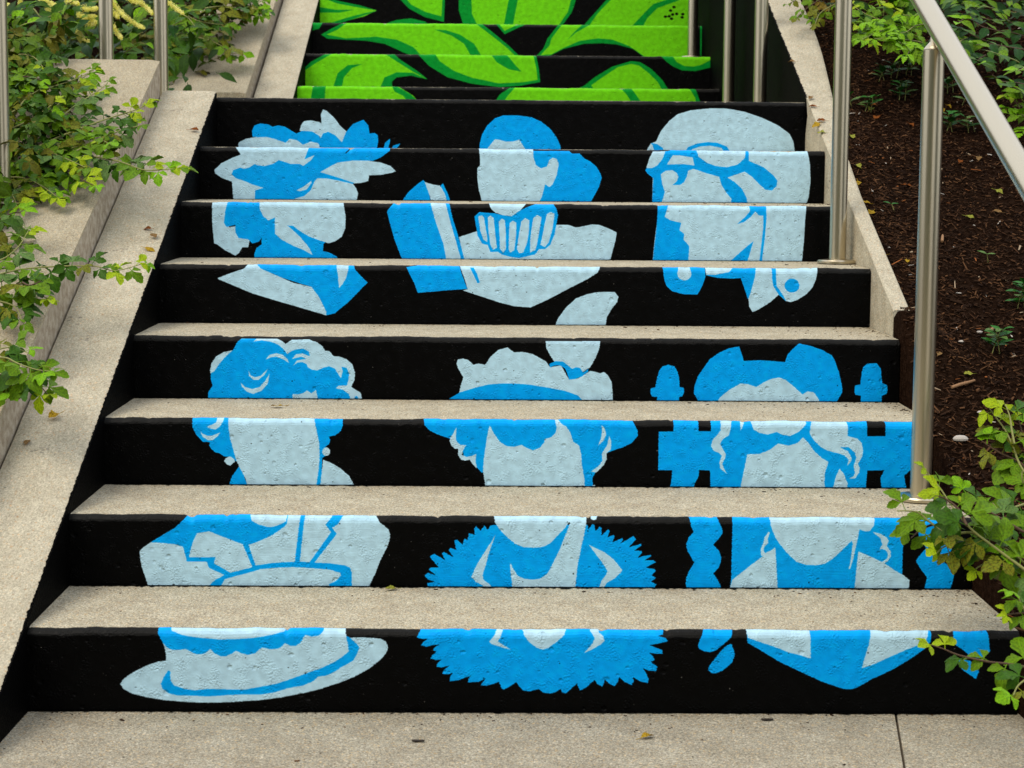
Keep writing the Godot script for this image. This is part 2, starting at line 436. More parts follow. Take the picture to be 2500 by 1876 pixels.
func leaf_image(vein: float, mottle: float, sd: int) -> ImageTexture: # u across (0.5 = midrib), v along
	var n := FastNoiseLite.new()
	n.seed = sd
	n.frequency = 0.05
	n.fractal_octaves = 3
	var im := Image.create(128, 128, false, Image.FORMAT_RGB8)
	for y in 128:
		for x in 128:
			var u := absf(x / 127.0 - 0.5) * 2.0
			var v := y / 127.0
			var k := 0.86 + mottle * n.get_noise_2d(x, y)
			var side := absf(fposmod(v * 6.0 - u * 1.9, 1.0) - 0.5)
			k += vein * smoothstep(0.1, 0.0, side) * 0.55 * (1.0 - u * 0.5)
			k += vein * smoothstep(0.07, 0.015, u) * 1.1
			var yellow := maxf(0.0, n.get_noise_2d(x + 300, y)) * mottle * 1.0
			im.set_pixel(x, y, Color(clampf(k + yellow, 0, 1), clampf(k + yellow * 0.25, 0, 1), clampf(k - yellow * 0.35, 0, 1)))
	return tex(im)

func leafy(color: Color, map: Texture2D, rough := 0.5, through := 0.5) -> StandardMaterial3D:
	var m := StandardMaterial3D.new()
	m.albedo_color = color
	m.albedo_texture = map
	m.roughness = rough
	m.metallic_specular = 0.22
	m.backlight_enabled = true
	m.backlight = Color(color.r * through, color.g * through, color.b * through * 0.5)
	m.cull_mode = BaseMaterial3D.CULL_DISABLED
	return m

func make_materials() -> void:
	var tan1 := [Color8(196, 172, 132), Color8(156, 146, 126), Color8(198, 188, 166), Color8(140, 128, 110), Color8(186, 162, 124), Color8(188, 180, 162)]
	var bump := noise_image(512, 512, 0.16, 5, 3)
	var bump_tex := tex(bump)
	var stain_a := blotches(21, 0.93, 1.0, 0.03, 0.01)
	var stain_b := blotches(22, 0.92, 1.0, 0.03, 0.01)
	M.tread = concrete(grit(512, Color8(182, 175, 153), 0.42, 30000, tan1, 3), 0.86, stain_a, 1.7, bump_tex, 0.16)
	M.pavement = concrete(grit(512, Color8(161, 155, 137), 0.42, 28000, tan1, 4), 0.90, stain_b, 1.9, bump_tex, 0.2)
	M.cheek = concrete(grit(512, Color8(192, 185, 163), 0.28, 9000, [Color8(200, 176, 140), Color8(170, 160, 144), Color8(214, 202, 182), Color8(196, 160, 120)], 6, 16), 0.94, stain_b, 1.15, bump_tex, 0.12)
	M.slab = concrete(grit(512, Color8(178, 169, 145), 0.32, 22000, tan1, 8), 0.82, stain_a, 2.1, bump_tex, 0.14)
	M.cast = concrete(grit(512, Color8(186, 176, 158), 0.08, 1500, [Color8(130, 122, 110), Color8(170, 160, 140)], 9), 0.7, blotches(23, 0.84, 1.0, 0.03, 0.03), 0.5, bump_tex, 0.05)
	M.black = plain(Color8(4, 4, 4), 0.6)
	M.black.metallic_specular = 0.1
	M.black.heightmap_enabled = true
	M.black.heightmap_texture = bump_tex
	M.black.heightmap_scale = 0.25
	M.black.uv1_triplanar = true
	M.black.uv1_world_triplanar = true
	M.black.uv1_scale = Vector3.ONE / 0.6
	M.steel = plain(Color8(206, 195, 170), 0.3, 1.0)
	M.steel.roughness = 0.29
	M.soil = plain(Color8(46, 32, 23), 0.95)
	M.soil.metallic_specular = 0.08
	M.soil.albedo_texture = blotches(24, 0.45, 1.0, 0.05, 0.1)
	M.soil.uv1_triplanar = true
	M.soil.uv1_world_triplanar = true
	M.soil.uv1_scale = Vector3.ONE / 0.55
	M.soil.heightmap_enabled = true
	M.soil.heightmap_texture = bump_tex
	M.soil.heightmap_scale = 1.0
	M.chip = plain(Color.WHITE, 0.9)
	M.chip.metallic_specular = 0.1
	M.chip.vertex_color_use_as_albedo = true
	var lt := leaf_image(0.26, 0.22, 41)
	var lt2 := leaf_image(0.2, 0.42, 42)
	M.leaf_mid = leafy(Color8(100, 140, 16), lt)
	M.leaf_deep = leafy(Color8(60, 102, 18), lt, 0.45)
	M.leaf_olive = leafy(Color8(112, 120, 26), lt2)
	M.leaf_rust = leafy(Color8(122, 106, 30), lt2)
	M.leaf_tip = leafy(Color8(164, 192, 24), lt, 0.5, 0.7)
	M.leaf_lime = leafy(Color8(128, 184, 20), lt, 0.5, 0.7)
	M.leaf_blue = leafy(Color8(94, 128, 62), lt, 0.5, 0.3)
	M.leaf_dark = leafy(Color8(34, 74, 22), lt, 0.42, 0.4)
	M.leaf_seed = leafy(Color8(50, 116, 36), lt, 0.4)
	M.litter_yellow = leafy(Color8(176, 146, 36), lt2, 0.7)
	M.litter_green = leafy(Color8(150, 156, 62), lt2, 0.7)
	M.litter_rust = leafy(Color8(132, 76, 30), lt2, 0.8)
	M.litter_tan = leafy(Color8(140, 112, 72), lt2, 0.8)
	M.stem_green = plain(Color8(140, 142, 76), 0.6)
	M.stem_brown = plain(Color8(88, 66, 46), 0.8)
	M.petal = plain(Color8(255, 253, 176), 0.9)
	M.petal.backlight_enabled = true
	M.petal.backlight = Color8(230, 225, 120)
	M.stone = plain(Color8(196, 188, 176), 0.8)
	M.wood = plain(Color8(150, 112, 76), 0.85)
	M.debris = plain(Color8(44, 36, 28), 0.9)

# ---------------------------------------------------------------- the mural, drawn riser by riser
func blot(riser: String, color: Color, pts: Array) -> void:
	var im: Image = canvases[riser]
	var h := im.get_height()
	var w := im.get_width()
	var k := SS * 0.5 / PX_MM
	var p := PackedVector2Array()
	for i in range(0, pts.size(), 2):
		p.append(Vector2(float(pts[i]) * k, h - float(pts[i + 1]) * k))
	var n := p.size()
	var sd := float(n) * 7.3 + p[0].x
	var lo := h
	var hi := 0
	for q in p:
		lo = mini(lo, int(floor(q.y)))
		hi = maxi(hi, int(ceil(q.y)))
	for y in range(maxi(lo, 0), mini(hi, h - 1) + 1):
		var yy := y + 0.5 + noise.get_noise_2d(sd, y * 3.0) * 1.2
		var xs := []
		for i in n:
			var a := p[i]
			var b := p[(i + 1) % n]
			if (a.y <= yy) != (b.y <= yy):
				var x := a.x + (yy - a.y) / (b.y - a.y) * (b.x - a.x)
				xs.append(x + noise.get_noise_2d(x * 0.6 + 71.0, y * 2.2) * 3.0)
		xs.sort()
		for i in range(0, xs.size() - 1, 2):
			var x0 := clampi(roundi(xs[i]), 0, w)
			var x1 := clampi(roundi(xs[i + 1]), 0, w)
			if x1 > x0:
				im.fill_rect(Rect2i(x0, y, x1 - x0, 1), color)

func start_canvases() -> void:
	noise.seed = 77
	noise.frequency = 0.06
	for r: String in RISERS:
		var g: Array = RISERS[r]
		var im := Image.create(int((g[1] - g[0]) * 1000.0 / PX_MM * SS), int((g[3] - g[2]) * 1000.0 / PX_MM * SS), false, Image.FORMAT_RGB8)
		im.fill(K)
		canvases[r] = im

func draw_mural() -> void:
	blot("R1", L,[363,108,373,126,399,147,435,168,476,188,516,201,544,205,548,296,1251,298,1294,300,1340,299,1386,295,1406,284,1415,263,1409,239,1386,211,1340,174,1284,143,1228,119,1156,95,1080,77,993,61,901,50,799,44,708,41,626,44,545,49,469,60,408,74,378,90])
	blot("R1", L,[513,360,513,314,528,290,540,254,547,205,556,140,1207,142,1258,247,1251,304,1241,360])
	blot("R1", B,[513,360,513,314,530,280,548,257,573,247,598,247,621,252,639,242,661,231,684,230,702,237,718,252,735,234,758,223,781,223,804,234,819,245,839,235,867,228,893,235,908,248,921,258,954,252,984,254,1002,266,1010,276,1030,266,1053,265,1071,277,1083,298,1091,308,1116,302,1142,306,1160,321,1167,360])
	blot("R1", L,[549,360,564,322,609,306,675,296,751,290,827,291,893,296,954,307,1010,321,1051,360])
	blot("R1", B,[552,165,533,135,523,109,530,93,551,77,581,69,647,68,708,65,774,69,846,72,912,72,963,79,1019,95,1080,106,1116,121,1141,142,1177,148,1207,163,1228,179,1258,195,1279,208,1292,231,1302,257,1294,273,1279,286,1264,300,1251,305,1259,267,1261,244,1238,223,1202,200,1146,173,1106,160,1065,144,1024,129,978,113,912,100,851,90,774,91,708,93,657,87,617,92,576,104,561,124,561,161])
	blot("R1", B,[1560,360,1565,360,1534,313,1528,301,1552,294,1572,296,1552,280,1544,270,1565,263,1590,270,1616,273,1595,258,1593,248,1606,244,1588,228,1584,216,1603,209,1624,212,1608,193,1606,183,1626,180,1657,188,1634,170,1629,155,1649,153,1671,160,1659,141,1658,126,1688,129,1741,148,1731,134,1729,121,1754,122,1774,124,1800,138,1785,118,1782,109,1805,108,1853,123,1859,103,1869,93,1892,103,1920,123,1930,108,1948,90,1971,87,2010,96,2025,83,2056,80,2076,85,2096,97,2102,83,2117,81,2132,93,2160,119,2165,104,2171,91,2194,101,2229,133,2239,117,2260,105,2271,135,2285,118,2309,108,2321,125,2326,144,2347,126,2375,112,2383,126,2381,144,2408,128,2439,120,2442,136,2433,160,2418,181,2443,170,2471,169,2476,186,2450,207,2466,212,2458,228,2443,242,2468,239,2496,239,2493,254,2444,273,2483,280,2518,290,2508,301,2477,310,2497,314,2503,360,2466,360,2464,360])
	blot("R1", L,[1934,360,1949,312,1970,283,1998,262,2023,254,2044,260,2079,286,2105,310,2132,360])
	blot("R1", L,[1855,360,1832,309,1813,285,1819,276,1855,264,1899,252,1870,270,1847,285,1860,309,1875,360])
	blot("R1", L,[2191,360,2214,320,2227,302,2220,281,2202,258,2184,240,2217,255,2253,276,2265,289,2262,308,2247,318,2232,360])
	blot("R1", B,[2668,360,2640,289,2635,274,2640,259,2661,249,2684,246,2707,254,2736,278,2765,304,2781,360])
	blot("R1", B,[2765,281,2742,269,2714,236,2679,188,2678,173,2692,161,2709,161,2735,173,2770,203,2781,236,2778,254])
	blot("R1", B,[2823,360,2830,284,2877,257,2960,207,3043,168,3126,130,3185,109,3215,100,3244,99,3267,106,3325,140,3406,179,3475,221,3533,263,3555,293,3561,360,3554,360])
	blot("R1", L,[2823,360,2829,305,2888,284,2935,269,2994,246,3041,234,3081,222,3077,360])
	blot("R1", L,[3323,360,3309,280,3283,184,3329,199,3393,229,3462,260,3509,278,3537,299,3560,360,3554,360])
	blot("R1", B,[3651,360,3643,299,3649,281,3685,257,3709,237,3739,225,3768,231,3791,252,3777,360])
	blot("R1", B,[3663,221,3682,180,3712,159,3739,141,3750,174,3746,192,3710,216])
	blot("R2", L,[544,338,516,285,460,256,404,222,353,191,317,165,305,151,307,125,313,86,329,40,351,-30,351,-30,1282,-30,1302,28,1324,68,1341,113,1358,147,1374,181,1384,216,1384,233,1377,252,1357,269,1338,283,1307,338,1302,338])
	blot("R2", B,[544,338,460,256,353,191,398,188,454,183,492,172,508,107,592,107,603,81,670,53,625,30,560,-30,602,-30,630,-30,670,36,714,48,770,62,826,77,888,83,966,86,1050,82,1128,75,1167,64,1173,53,1150,30,1122,18,1103,-30,1220,-30,1218,22,1219,61,1212,84,1184,94,1128,101,1058,105,1089,146,1154,231,1134,257,1157,271,1201,338,1162,338,1106,271,1129,237,1036,106,994,109,1020,338,1001,338,989,242,973,107,910,105,860,100,804,91,774,181,816,196,872,222,922,256,939,273,948,338,936,284,894,264,861,259,822,269,789,286,769,338])
	blot("R2", L,[552,231,605,240,660,218,749,184,790,85,743,73,695,62,625,99,631,127,517,126,532,189])
	blot("R2", B,[1836,274,1816,271,1805,251,1791,271,1774,248,1755,268,1747,258,1749,230,1724,237,1718,206,1706,214,1696,186,1673,208,1662,206,1666,175,1671,162,1645,172,1637,162,1658,130,1617,154,1608,148,1622,117,1574,146,1555,133,1594,86,1561,86,1551,78,1582,55,1546,65,1533,52,1551,36,1579,29,1546,23,1545,14,1571,-30,1582,-30,2501,-30,2532,12,2537,22,2516,34,2537,49,2515,59,2536,77,2525,85,2492,90,2535,114,2525,121,2486,122,2514,140,2512,146,2476,139,2455,131,2473,155,2473,162,2439,163,2470,186,2470,194,2416,178,2446,212,2436,228,2380,195,2390,209,2387,219,2344,199,2354,225,2351,232,2323,222,2333,248,2325,256,2297,230,2297,263,2289,268,2271,248,2265,276,2256,279,2241,255,2236,276,2225,276])
	blot("R2", L,[1826,338,1836,284,1857,253,1893,217,1924,191,1960,177,2006,174,2047,179,2078,196,2108,229,2138,260,2156,286,2161,283,2144,239,2114,161,2084,99,2063,62,2033,44,2002,39,1961,44,1935,56,1914,87,1902,111,1904,72,1910,40,1915,-30,2182,-30,2196,104,2216,203,2230,276,2234,338])
	blot("R2", L,[1839,233,1822,201,1796,160,1766,113,1735,48,1756,29,1787,14,1802,-30,1823,11,1846,-30,1818,17,1787,40,1784,56,1797,97,1817,170])
	blot("R2", L,[2243,188,2289,126,2309,100,2325,74,2320,61,2300,37,2275,-30,2295,-30,2321,27,2356,45,2387,74,2389,80,2350,126,2309,157])
	blot("R2", L,[2245,338,2251,299,2263,294,2276,299,2283,338])
	blot("R2", B,[2670,338,2684,273,2696,247,2674,222,2664,193,2669,165,2687,136,2700,111,2677,74,2666,45,2665,25,2675,-30,2700,-30,2813,-30,2818,17,2801,46,2785,68,2806,91,2816,114,2817,137,2807,165,2781,191,2803,214,2822,242,2819,262,2805,290,2788,338])
	blot("R2", B,[2863,338,2862,43,2852,-30,3394,-30,3606,66,3605,338])
	blot("R2", L,[2844,-30,2868,43,2918,80,2996,141,3051,181,3059,81,3068,-30])
	blot("R2", L,[2990,143,2987,172,2998,197,3003,223,3019,249,3026,246,3018,220,3020,200,3005,186,3000,169,3007,156,3029,166,3046,175,3029,149])
	blot("R2", L,[3020,338,3030,274,3050,223,3079,184,3108,150,3143,118,3188,104,3228,103,3267,110,3300,131,3333,162,3382,212,3386,196,3379,122,3372,88,3377,87,3390,128,3415,262,3438,252,3460,254,3476,277,3491,338])
	blot("R2", L,[3412,165,3463,143,3526,114,3572,83,3612,63,3638,44,3639,23,3622,-30,3529,-30,3484,-30,3396,-30])
	blot("R2", L,[3471,251,3505,243,3534,226,3543,211,3535,189,3553,166,3554,143,3543,123,3526,112,3515,117,3537,134,3542,152,3530,171,3513,177,3502,169,3510,186,3515,197,3506,223])
	blot("R2", B,[3678,338,3667,283,3672,232,3707,181,3672,141,3664,121,3685,89,3714,55,3706,21,3701,-30,3716,-30,3806,-30,3827,39,3832,62,3814,96,3785,121,3812,159,3820,187,3799,227,3758,255,3808,295,3807,338])
	blot("R3", B,[412,344,416,272,433,237,463,204,495,202,494,185,506,167,523,154,540,151,562,135,595,133,618,113,627,111,663,344])
	blot("R3", B,[567,-30,570,-30,600,47,631,87,644,84,683,-30])
	blot("R3", L,[580,344,585,273,593,216,606,168,618,120,635,84,661,40,681,-30,994,-30,1003,42,1010,95,1012,144,1010,201,998,262,980,344])
	blot("R3", L,[1028,122,1062,109,1106,85,1149,52,1200,-30,1010,-30,1021,60])
	blot("R3", B,[980,344,998,262,1010,201,1012,144,1008,78,990,-30,1010,-30,1021,60,1025,130,1054,148,1036,181,1058,197,1061,219,1056,232,1089,239,1111,258,1122,285,1117,344])
	blot("R3", L,[1062,160,1060,151,1055,144,1047,140,1039,140,1031,144,1026,151,1024,160,1026,169,1031,176,1039,180,1047,180,1055,176,1060,169])
	blot("R3", L,[562,113,571,128,590,136,608,126,614,111,592,92,575,97])
	blot("R3", L,[537,344,526,295,483,275,502,266,524,263,544,277,559,299,566,344])
	blot("R3", L,[452,257,463,242,485,233,506,233,524,240,546,249,532,229,510,212,489,211,467,224,456,242])
	blot("R3", B,[1498,344,1506,288,1531,263,1567,245,1627,225,1658,212,1683,177,1693,141,1739,126,1754,90,1775,67,1790,70,1810,142,2241,144,2263,-30,2313,-30,2300,32,2300,47,2313,70,2348,109,2365,160,2403,176,2443,189,2483,209,2513,245,2510,268,2497,293,2472,344])
	blot("R3", L,[1657,281,1630,233,1623,215,1632,192,1650,178,1664,177,1664,149,1678,126,1699,121,1719,126,1732,105,1754,85,1747,121,1750,154,1729,144,1704,139,1683,149,1688,172,1703,195,1673,197,1658,212,1653,223])
	blot("R3", L,[1811,287,1799,228,1787,142,1782,70,1790,29,1801,-30,2265,-30,2262,42,2249,103,2246,154,2235,195,2207,215,2194,256,2173,287,2153,297,2112,344,2128,281,2123,256,2103,235,2073,227,2070,209,2048,184,2017,172,1987,184,1964,198,1926,189,1891,193,1860,213,1834,249,1819,280])
	blot("R3", L,[2340,293,2356,277,2362,247,2351,219,2324,196,2338,231,2343,262])
	blot("R3", L,[2376,244,2386,216,2385,178,2365,160,2367,134,2353,104,2318,70,2292,75,2327,98,2345,124,2342,155,2352,175,2367,196])
	blot("R3", L,[2288,-30,2298,14,2313,16,2329,-30])
	blot("R3", B,[2610,264,2680,265,2679,344,3860,344,3868,86,3804,86,3778,62,3782,39,3800,-30,3801,-30,3681,-30,3669,24,3665,53,3682,87,3601,85,3597,12,3597,-30,2861,-30,2856,81,2804,83,2802,54,2785,25,2769,-30,2655,-30,2672,25,2677,82,2610,82])
	blot("R3", K,[2797,344,2798,267,2857,267,2856,344])
	blot("R3", K,[3594,344,3596,248,3683,249,3681,344])
	blot("R3", L,[2904,344,2902,271,2885,247,2865,224,2858,195,2872,174,2898,163,2910,151,2899,119,2905,90,2937,66,2922,90,2913,113,2927,140,2930,157,2915,183,2902,207,2914,230,2943,248,2949,277,2953,306,2982,344])
	blot("R3", L,[2993,344,2997,271,3034,344,3058,277,3087,260,3125,253,3168,265,3197,252,3232,247,3272,267,3306,299,3319,344])
	blot("R3", L,[3345,344,3326,290,3324,261,3342,229,3378,195,3413,177,3459,166,3494,154,3512,134,3504,105,3524,128,3525,146,3508,175,3470,195,3511,195,3540,169,3548,146,3536,105,3543,76,3537,61,3515,49,3544,50,3563,76,3566,96,3556,117,3576,152,3579,181,3571,216,3550,236,3504,248,3505,291,3493,344])
	blot("R3", L,[3293,241,3267,214,3227,201,3175,211,3141,182,3089,161,3031,158,3018,91,3005,26,2997,-30,3414,-30,3399,28,3401,75,3417,125,3385,142,3349,174,3319,215])
	blot("R3", L,[3470,93,3453,58,3432,-30,3510,-30,3509,29,3491,70])
	blot("R4", L,[548,305,729,306,755,296,774,281,802,301,891,304,934,290,962,269,973,248,995,246,1018,220,1046,219,1084,204,1112,180,1126,138,1124,100,1107,66,1131,52,1154,40,1160,19,1161,-30,390,-30,379,15,401,67,392,124,389,143,397,181,421,216,459,237,506,247,529,290])
	blot("R4", B,[548,305,529,290,506,247,473,219,435,176,411,138,392,128,394,91,402,69,379,38,377,15,390,-30,789,-30,805,-30,808,31,838,29,862,36,881,48,904,34,926,51,933,23,940,-30,1088,-30,1101,14,1093,33,1065,52,1027,59,1041,71,1084,73,1093,99,1096,133,1084,159,1058,166,1063,142,1055,106,1041,128,1023,156,994,168,966,160,933,146,905,150,886,162,879,179,858,188,834,186,811,169,830,197,877,205,853,216,806,204,825,228,858,233,896,219,891,243,863,257,830,254,802,244,783,228,759,258,736,277,699,291,652,298,609,291,624,306])
	blot("R4", L,[670,199,693,225,726,234,759,225,783,202,790,183,759,204,726,215,698,212])
	blot("R4", L,[585,144,594,120,617,109,646,118,684,154,665,121,636,97,608,97,587,115])
	blot("R4", L,[542,84,565,63,603,53,641,64,669,92,692,130,681,78,650,45,607,30,575,40,551,63])
	blot("R4", B,[1124,-30,1124,19,1133,24,1142,17,1141,-30])
	blot("R4", L,[2096,302,2101,266,2120,230,2145,195,2284,144,2324,170,2354,222,2372,273,2375,304])
	blot("R4", L,[1657,38,1664,74,1678,115,1651,161,1643,187,1651,207,1676,212,1702,205,1730,180,1755,187,1789,180,1814,218,1854,257,1903,270,1936,245,1977,248,2028,238,2099,200,2120,169,2176,180,2218,108,2264,113,2325,152,2355,147,2378,140,2394,148,2417,130,2435,99,2441,58,2444,-30,2434,-30,2357,-30,1657,-30])
	blot("R4", B,[2115,187,2150,201,2186,198,2212,180,2232,162,2253,170,2273,167,2289,144,2317,163,2314,147,2284,124,2253,111,2218,107,2210,134,2197,164,2171,180,2140,178,2120,168])
	blot("R4", B,[1565,-30,1611,15,1657,41,1733,64,1804,80,1876,86,1947,86,2024,80,2101,69,2193,54,2265,31,2321,-30,2362,-30,2357,-30,1570,-30])
	blot("R5", L,[2158,-30,2188,43,2232,98,2286,148,2352,173,2396,182,2451,185,2500,184,2520,158,2512,127,2485,94,2458,50,2445,-30])
	blot("R4", B,[2668,-30,2669,26,2642,29,2634,48,2637,67,2660,73,2666,111,2678,155,2693,177,2724,186,2756,178,2774,149,2782,106,2785,74,2806,71,2808,49,2799,30,2782,27,2781,-30])
	blot("R4", B,[2897,-30,2877,15,2858,43,2859,75,2875,125,2900,163,2936,216,2986,251,3035,273,3085,282,3098,245,3111,208,3199,212,3321,204,3333,241,3360,272,3391,299,3447,288,3510,267,3561,239,3577,211,3601,148,3618,79,3619,54,3567,-30,3555,-30])
	blot("R4", L,[2959,-30,2990,25,3039,63,3095,92,3133,90,3177,77,3220,102,3257,118,3295,124,3326,112,3364,84,3415,43,3440,58,3472,53,3498,22,3514,-30])
	blot("R4", B,[3715,-30,3714,39,3685,42,3680,61,3684,86,3710,92,3714,142,3722,180,3744,199,3791,201,3813,174,3822,99,3847,90,3852,62,3845,46,3823,39,3822,-30])
	blot("R8", L,[140,27,145,41,190,63,275,77,325,78,684,71,684,80,549,115,559,155,577,178,622,185,675,174,693,165,689,223,703,257,729,246,774,206,819,148,859,113,864,-30,153,-30])
	blot("R8", B,[235,77,233,113,249,148,289,162,343,154,370,140,406,150,451,141,495,115,527,97,567,115,630,111,671,89,688,71,702,98,738,109,783,90,828,46,855,108,900,162,972,191,1003,154,1012,101,1044,105,1066,92,1069,57,1053,-30,1053,-30,684,-30,679,27,670,40,621,49,571,30,531,57,482,65,455,41,378,65,325,76,275,73])
	blot("R8", B,[1089,-30,1116,48,1147,71,1147,53,1125,-30])
	blot("R8", B,[1129,-30,1170,30,1215,42,1197,17,1161,-30])
	blot("R7", L,[197,356,256,278,201,257,133,223,90,181,94,160,140,130,199,110,211,-30,970,-30,987,44,974,78,953,103,1004,107,1051,120,1055,154,1131,159,1199,172,1223,182,1190,214,1131,235,1046,247,953,246,691,356])
	blot("R7", B,[691,356,653,252,716,278,691,244,644,210,623,222,564,222,530,234,492,245,454,221,403,208,361,212,340,220,310,199,276,189,251,197,209,181,197,156,225,131,276,115,326,94,398,75,343,60,342,-30,580,-30,593,16,648,29,690,63,716,118,733,135,792,134,877,119,953,101,962,107,835,148,750,173,801,203,860,233,953,246,1080,245,1131,268,1182,306,1199,356])
	blot("R7", L,[601,62,648,84,695,119,695,105,665,67,622,56])
	blot("R7", K,[930,317,903,289,911,290,942,317])
	blot("R6", L,[184,355,185,194,195,83,212,79,259,47,319,18,343,36,359,64,395,64,403,108,371,124,340,187,284,178,286,355])
	blot("R6", B,[282,355,261,265,253,202,269,180,320,191,320,147,339,115,395,108,419,84,458,96,473,116,474,81,442,61,430,29,430,-30,947,-30,911,20,867,40,832,47,836,87,848,95,578,244,579,355])
	blot("R6", L,[458,355,464,283,483,243,515,218,551,236,552,141,593,105,657,74,712,54,772,25,752,63,697,126,642,177,624,190,657,189,697,158,753,126,816,103,864,89,903,99,943,127,963,175,966,247,956,302,948,355])
	blot("R5", L,[507,351,466,300,391,274,321,247,324,240,421,200,509,163,658,119,806,79,914,50,914,69,874,158,833,202,733,224,614,275,540,351])
	blot("R5", B,[503,351,555,301,673,250,770,220,833,202,873,150,914,69,914,50,962,61,1030,114,1141,227,1104,264,1071,300,1060,351])
	blot("R5", L,[963,351,978,270,985,196,1004,218,1022,248,1034,293,1039,351])
	blot("R8", B,[1740,-30,1742,41,1758,100,1792,160,1843,207,1898,226,1996,227,2081,217,2150,188,2210,142,2253,87,2279,37,2288,-30])
	blot("R8", L,[1780,-30,1793,16,1844,72,1878,68,1920,58,1963,60,2006,70,2031,35,2083,-30,2092,-30])
	blot("R7", B,[2078,314,2306,315,2323,299,2371,300,2403,268,2436,253,2476,221,2505,173,2511,149,2494,93,2462,37,2422,-30,2366,16,2302,-30,2068,-30])
	blot("R7", L,[1737,356,1748,271,1749,224,1732,203,1732,136,1742,72,1771,-30,1779,-30,2105,-30,2140,43,2156,107,2184,91,2204,107,2228,163,2241,235,2227,267,2202,273,2183,259,2167,219,2131,206,2099,226,2082,274,2080,356])
	blot("R7", B,[1237,-30,1297,53,1345,93,1393,129,1409,113,1425,70,1449,-30,1454,-30,1225,-30])
	blot("R7", L,[1401,117,1449,102,1497,96,1530,54,1554,-30,1458,-30,1425,62])
	blot("R7", B,[1501,94,1517,109,1546,54,1578,-30,1554,-30,1530,46])
	blot("R6", B,[1269,355,1231,307,1207,277,1224,209,1254,105,1292,15,1311,-30,1567,-30,1540,92,1495,219,1457,355])
	blot("R6", L,[1630,130,1676,145,1732,164,2202,205,2270,206,2316,191,2368,199,2413,210,2451,207,2504,188,2557,163,2550,114,2529,38,2514,-30,1669,-30])
	blot("R6", L,[1453,355,1495,211,1540,84,1563,-30,1661,-30,1631,92,1592,205,1554,355])
	blot("R6", B,[1543,355,1585,197,1619,85,1654,-30,1673,-30,1630,122,1592,242,1566,355])
	blot("R6", B,[1720,250,1750,277,1788,273,1840,270,1886,259,1938,253,1991,290,2051,316,2164,355,2202,299,2211,261,2202,209,2192,149,2166,88,2136,66,2102,65,2076,35,2031,27,1985,16,1933,23,1883,34,1861,49,1815,48,1800,86,1766,93,1740,138])
	blot("R6", L,[1791,355,1818,296,1840,274,1886,259,1938,253,1991,290,2051,355])
	blot("R6", L,[1743,251,1765,257,1777,243,1784,198,1796,131,1796,101,1774,116,1755,168])
	blot("R6", L,[1799,247,1814,257,1833,244,1841,169,1853,71,1830,60,1815,86,1803,169])
	blot("R6", L,[1863,221,1882,240,1899,229,1905,169,1906,64,1891,45,1872,64,1868,146])
	blot("R6", L,[1927,214,1946,228,1967,215,1966,140,1955,57,1932,45,1923,64,1924,139])
	blot("R6", L,[1995,222,2018,244,2043,230,2041,170,2030,95,2008,46,1985,42,1971,64,1981,140])
	blot("R6", L,[2066,245,2089,261,2114,249,2105,186,2090,95,2079,61,2049,46,2049,110,2056,178])
	blot("R6", L,[2145,268,2168,280,2191,269,2180,186,2158,103,2136,77,2109,88,2120,141,2131,201])
	blot("R5", L,[1635,351,1678,235,1689,196,1664,187,1756,158,1862,123,1953,101,2038,97,2130,139,2249,203,2347,253,2403,289,2434,351])
	blot("R5", B,[1353,313,1396,226,1416,172,1544,184,1689,196,1660,270,1635,351])
	blot("R5", B,[1702,312,1720,277,1745,227,1757,232,1741,277,1723,312])
	blot("R8", L,[2841,-30,2854,13,2880,53,2916,67,2950,137,3002,199,3055,243,3143,270,3276,284,3382,283,3498,264,3614,226,3722,178,3803,122,3831,74,3850,-30,2842,-30])
	blot("R8", B,[2880,58,2925,49,2961,27,2984,-30,2939,-30,2917,-30,2894,40])
	blot("R8", B,[3086,-30,3129,33,3191,56,3262,65,3324,61,3387,39,3437,-30,3401,-30,3352,30,3280,43,3209,38,3156,20,3112,-30])
	blot("R7", L,[2829,316,2808,275,2791,217,2831,151,2829,-30,3785,-30,3813,42,3823,141,3817,241,3807,291,3794,356])
	blot("R7", B,[2908,317,2888,267,2859,230,2826,213,2791,213,2783,200,2797,179,2834,151,2829,-30,2871,-30,2896,27,2908,68,2890,118,2881,176,2910,197,2952,201,2981,185,2992,160,2982,131,2957,110,3003,110,3028,127,3044,161,3052,198,3085,211,3161,186,3249,162,3263,112,3297,63,3327,34,3324,-30,3433,-30,3423,39,3393,88,3346,130,3299,158,3362,180,3407,196,3454,164,3505,114,3540,85,3581,81,3610,107,3614,140,3588,173,3528,222,3469,247,3431,263,3430,356,3417,356,3406,279,3361,238,3294,222,3227,228,3168,249,3117,285,3092,356])
	blot("R7", L,[2954,293,3000,293,3080,281,3091,231,3026,239,2918,236])
	blot("R6", L,[2798,355,2795,233,2781,123,2768,-30,3649,-30,3661,114,3666,255,3676,355])
	blot("R6", B,[2798,355,2792,202,2768,-30,2980,-30,2985,86,2950,125,2954,156,2926,179,2935,222,2874,235,2838,256,2846,284,2868,355])
	blot("R6", B,[3335,355,3339,291,3313,260,3266,217,3305,229,3344,260,3371,291,3391,268,3418,267,3420,206,3413,128,3397,-30,3412,-30,3429,128,3437,253,3433,355])
	blot("R6", B,[3363,116,3316,80,3184,-30,3184,-30,3318,-30,3348,65])
	blot("R5", B,[2758,351,2769,263,2781,222,2815,190,2881,174,2954,172,2983,227,2997,271,2992,351])
	blot("R5", L,[2919,287,2916,271,2905,258,2890,251,2873,251,2857,258,2846,271,2842,287,2845,302,2856,351,2871,351,2889,351,2904,351,2915,303])
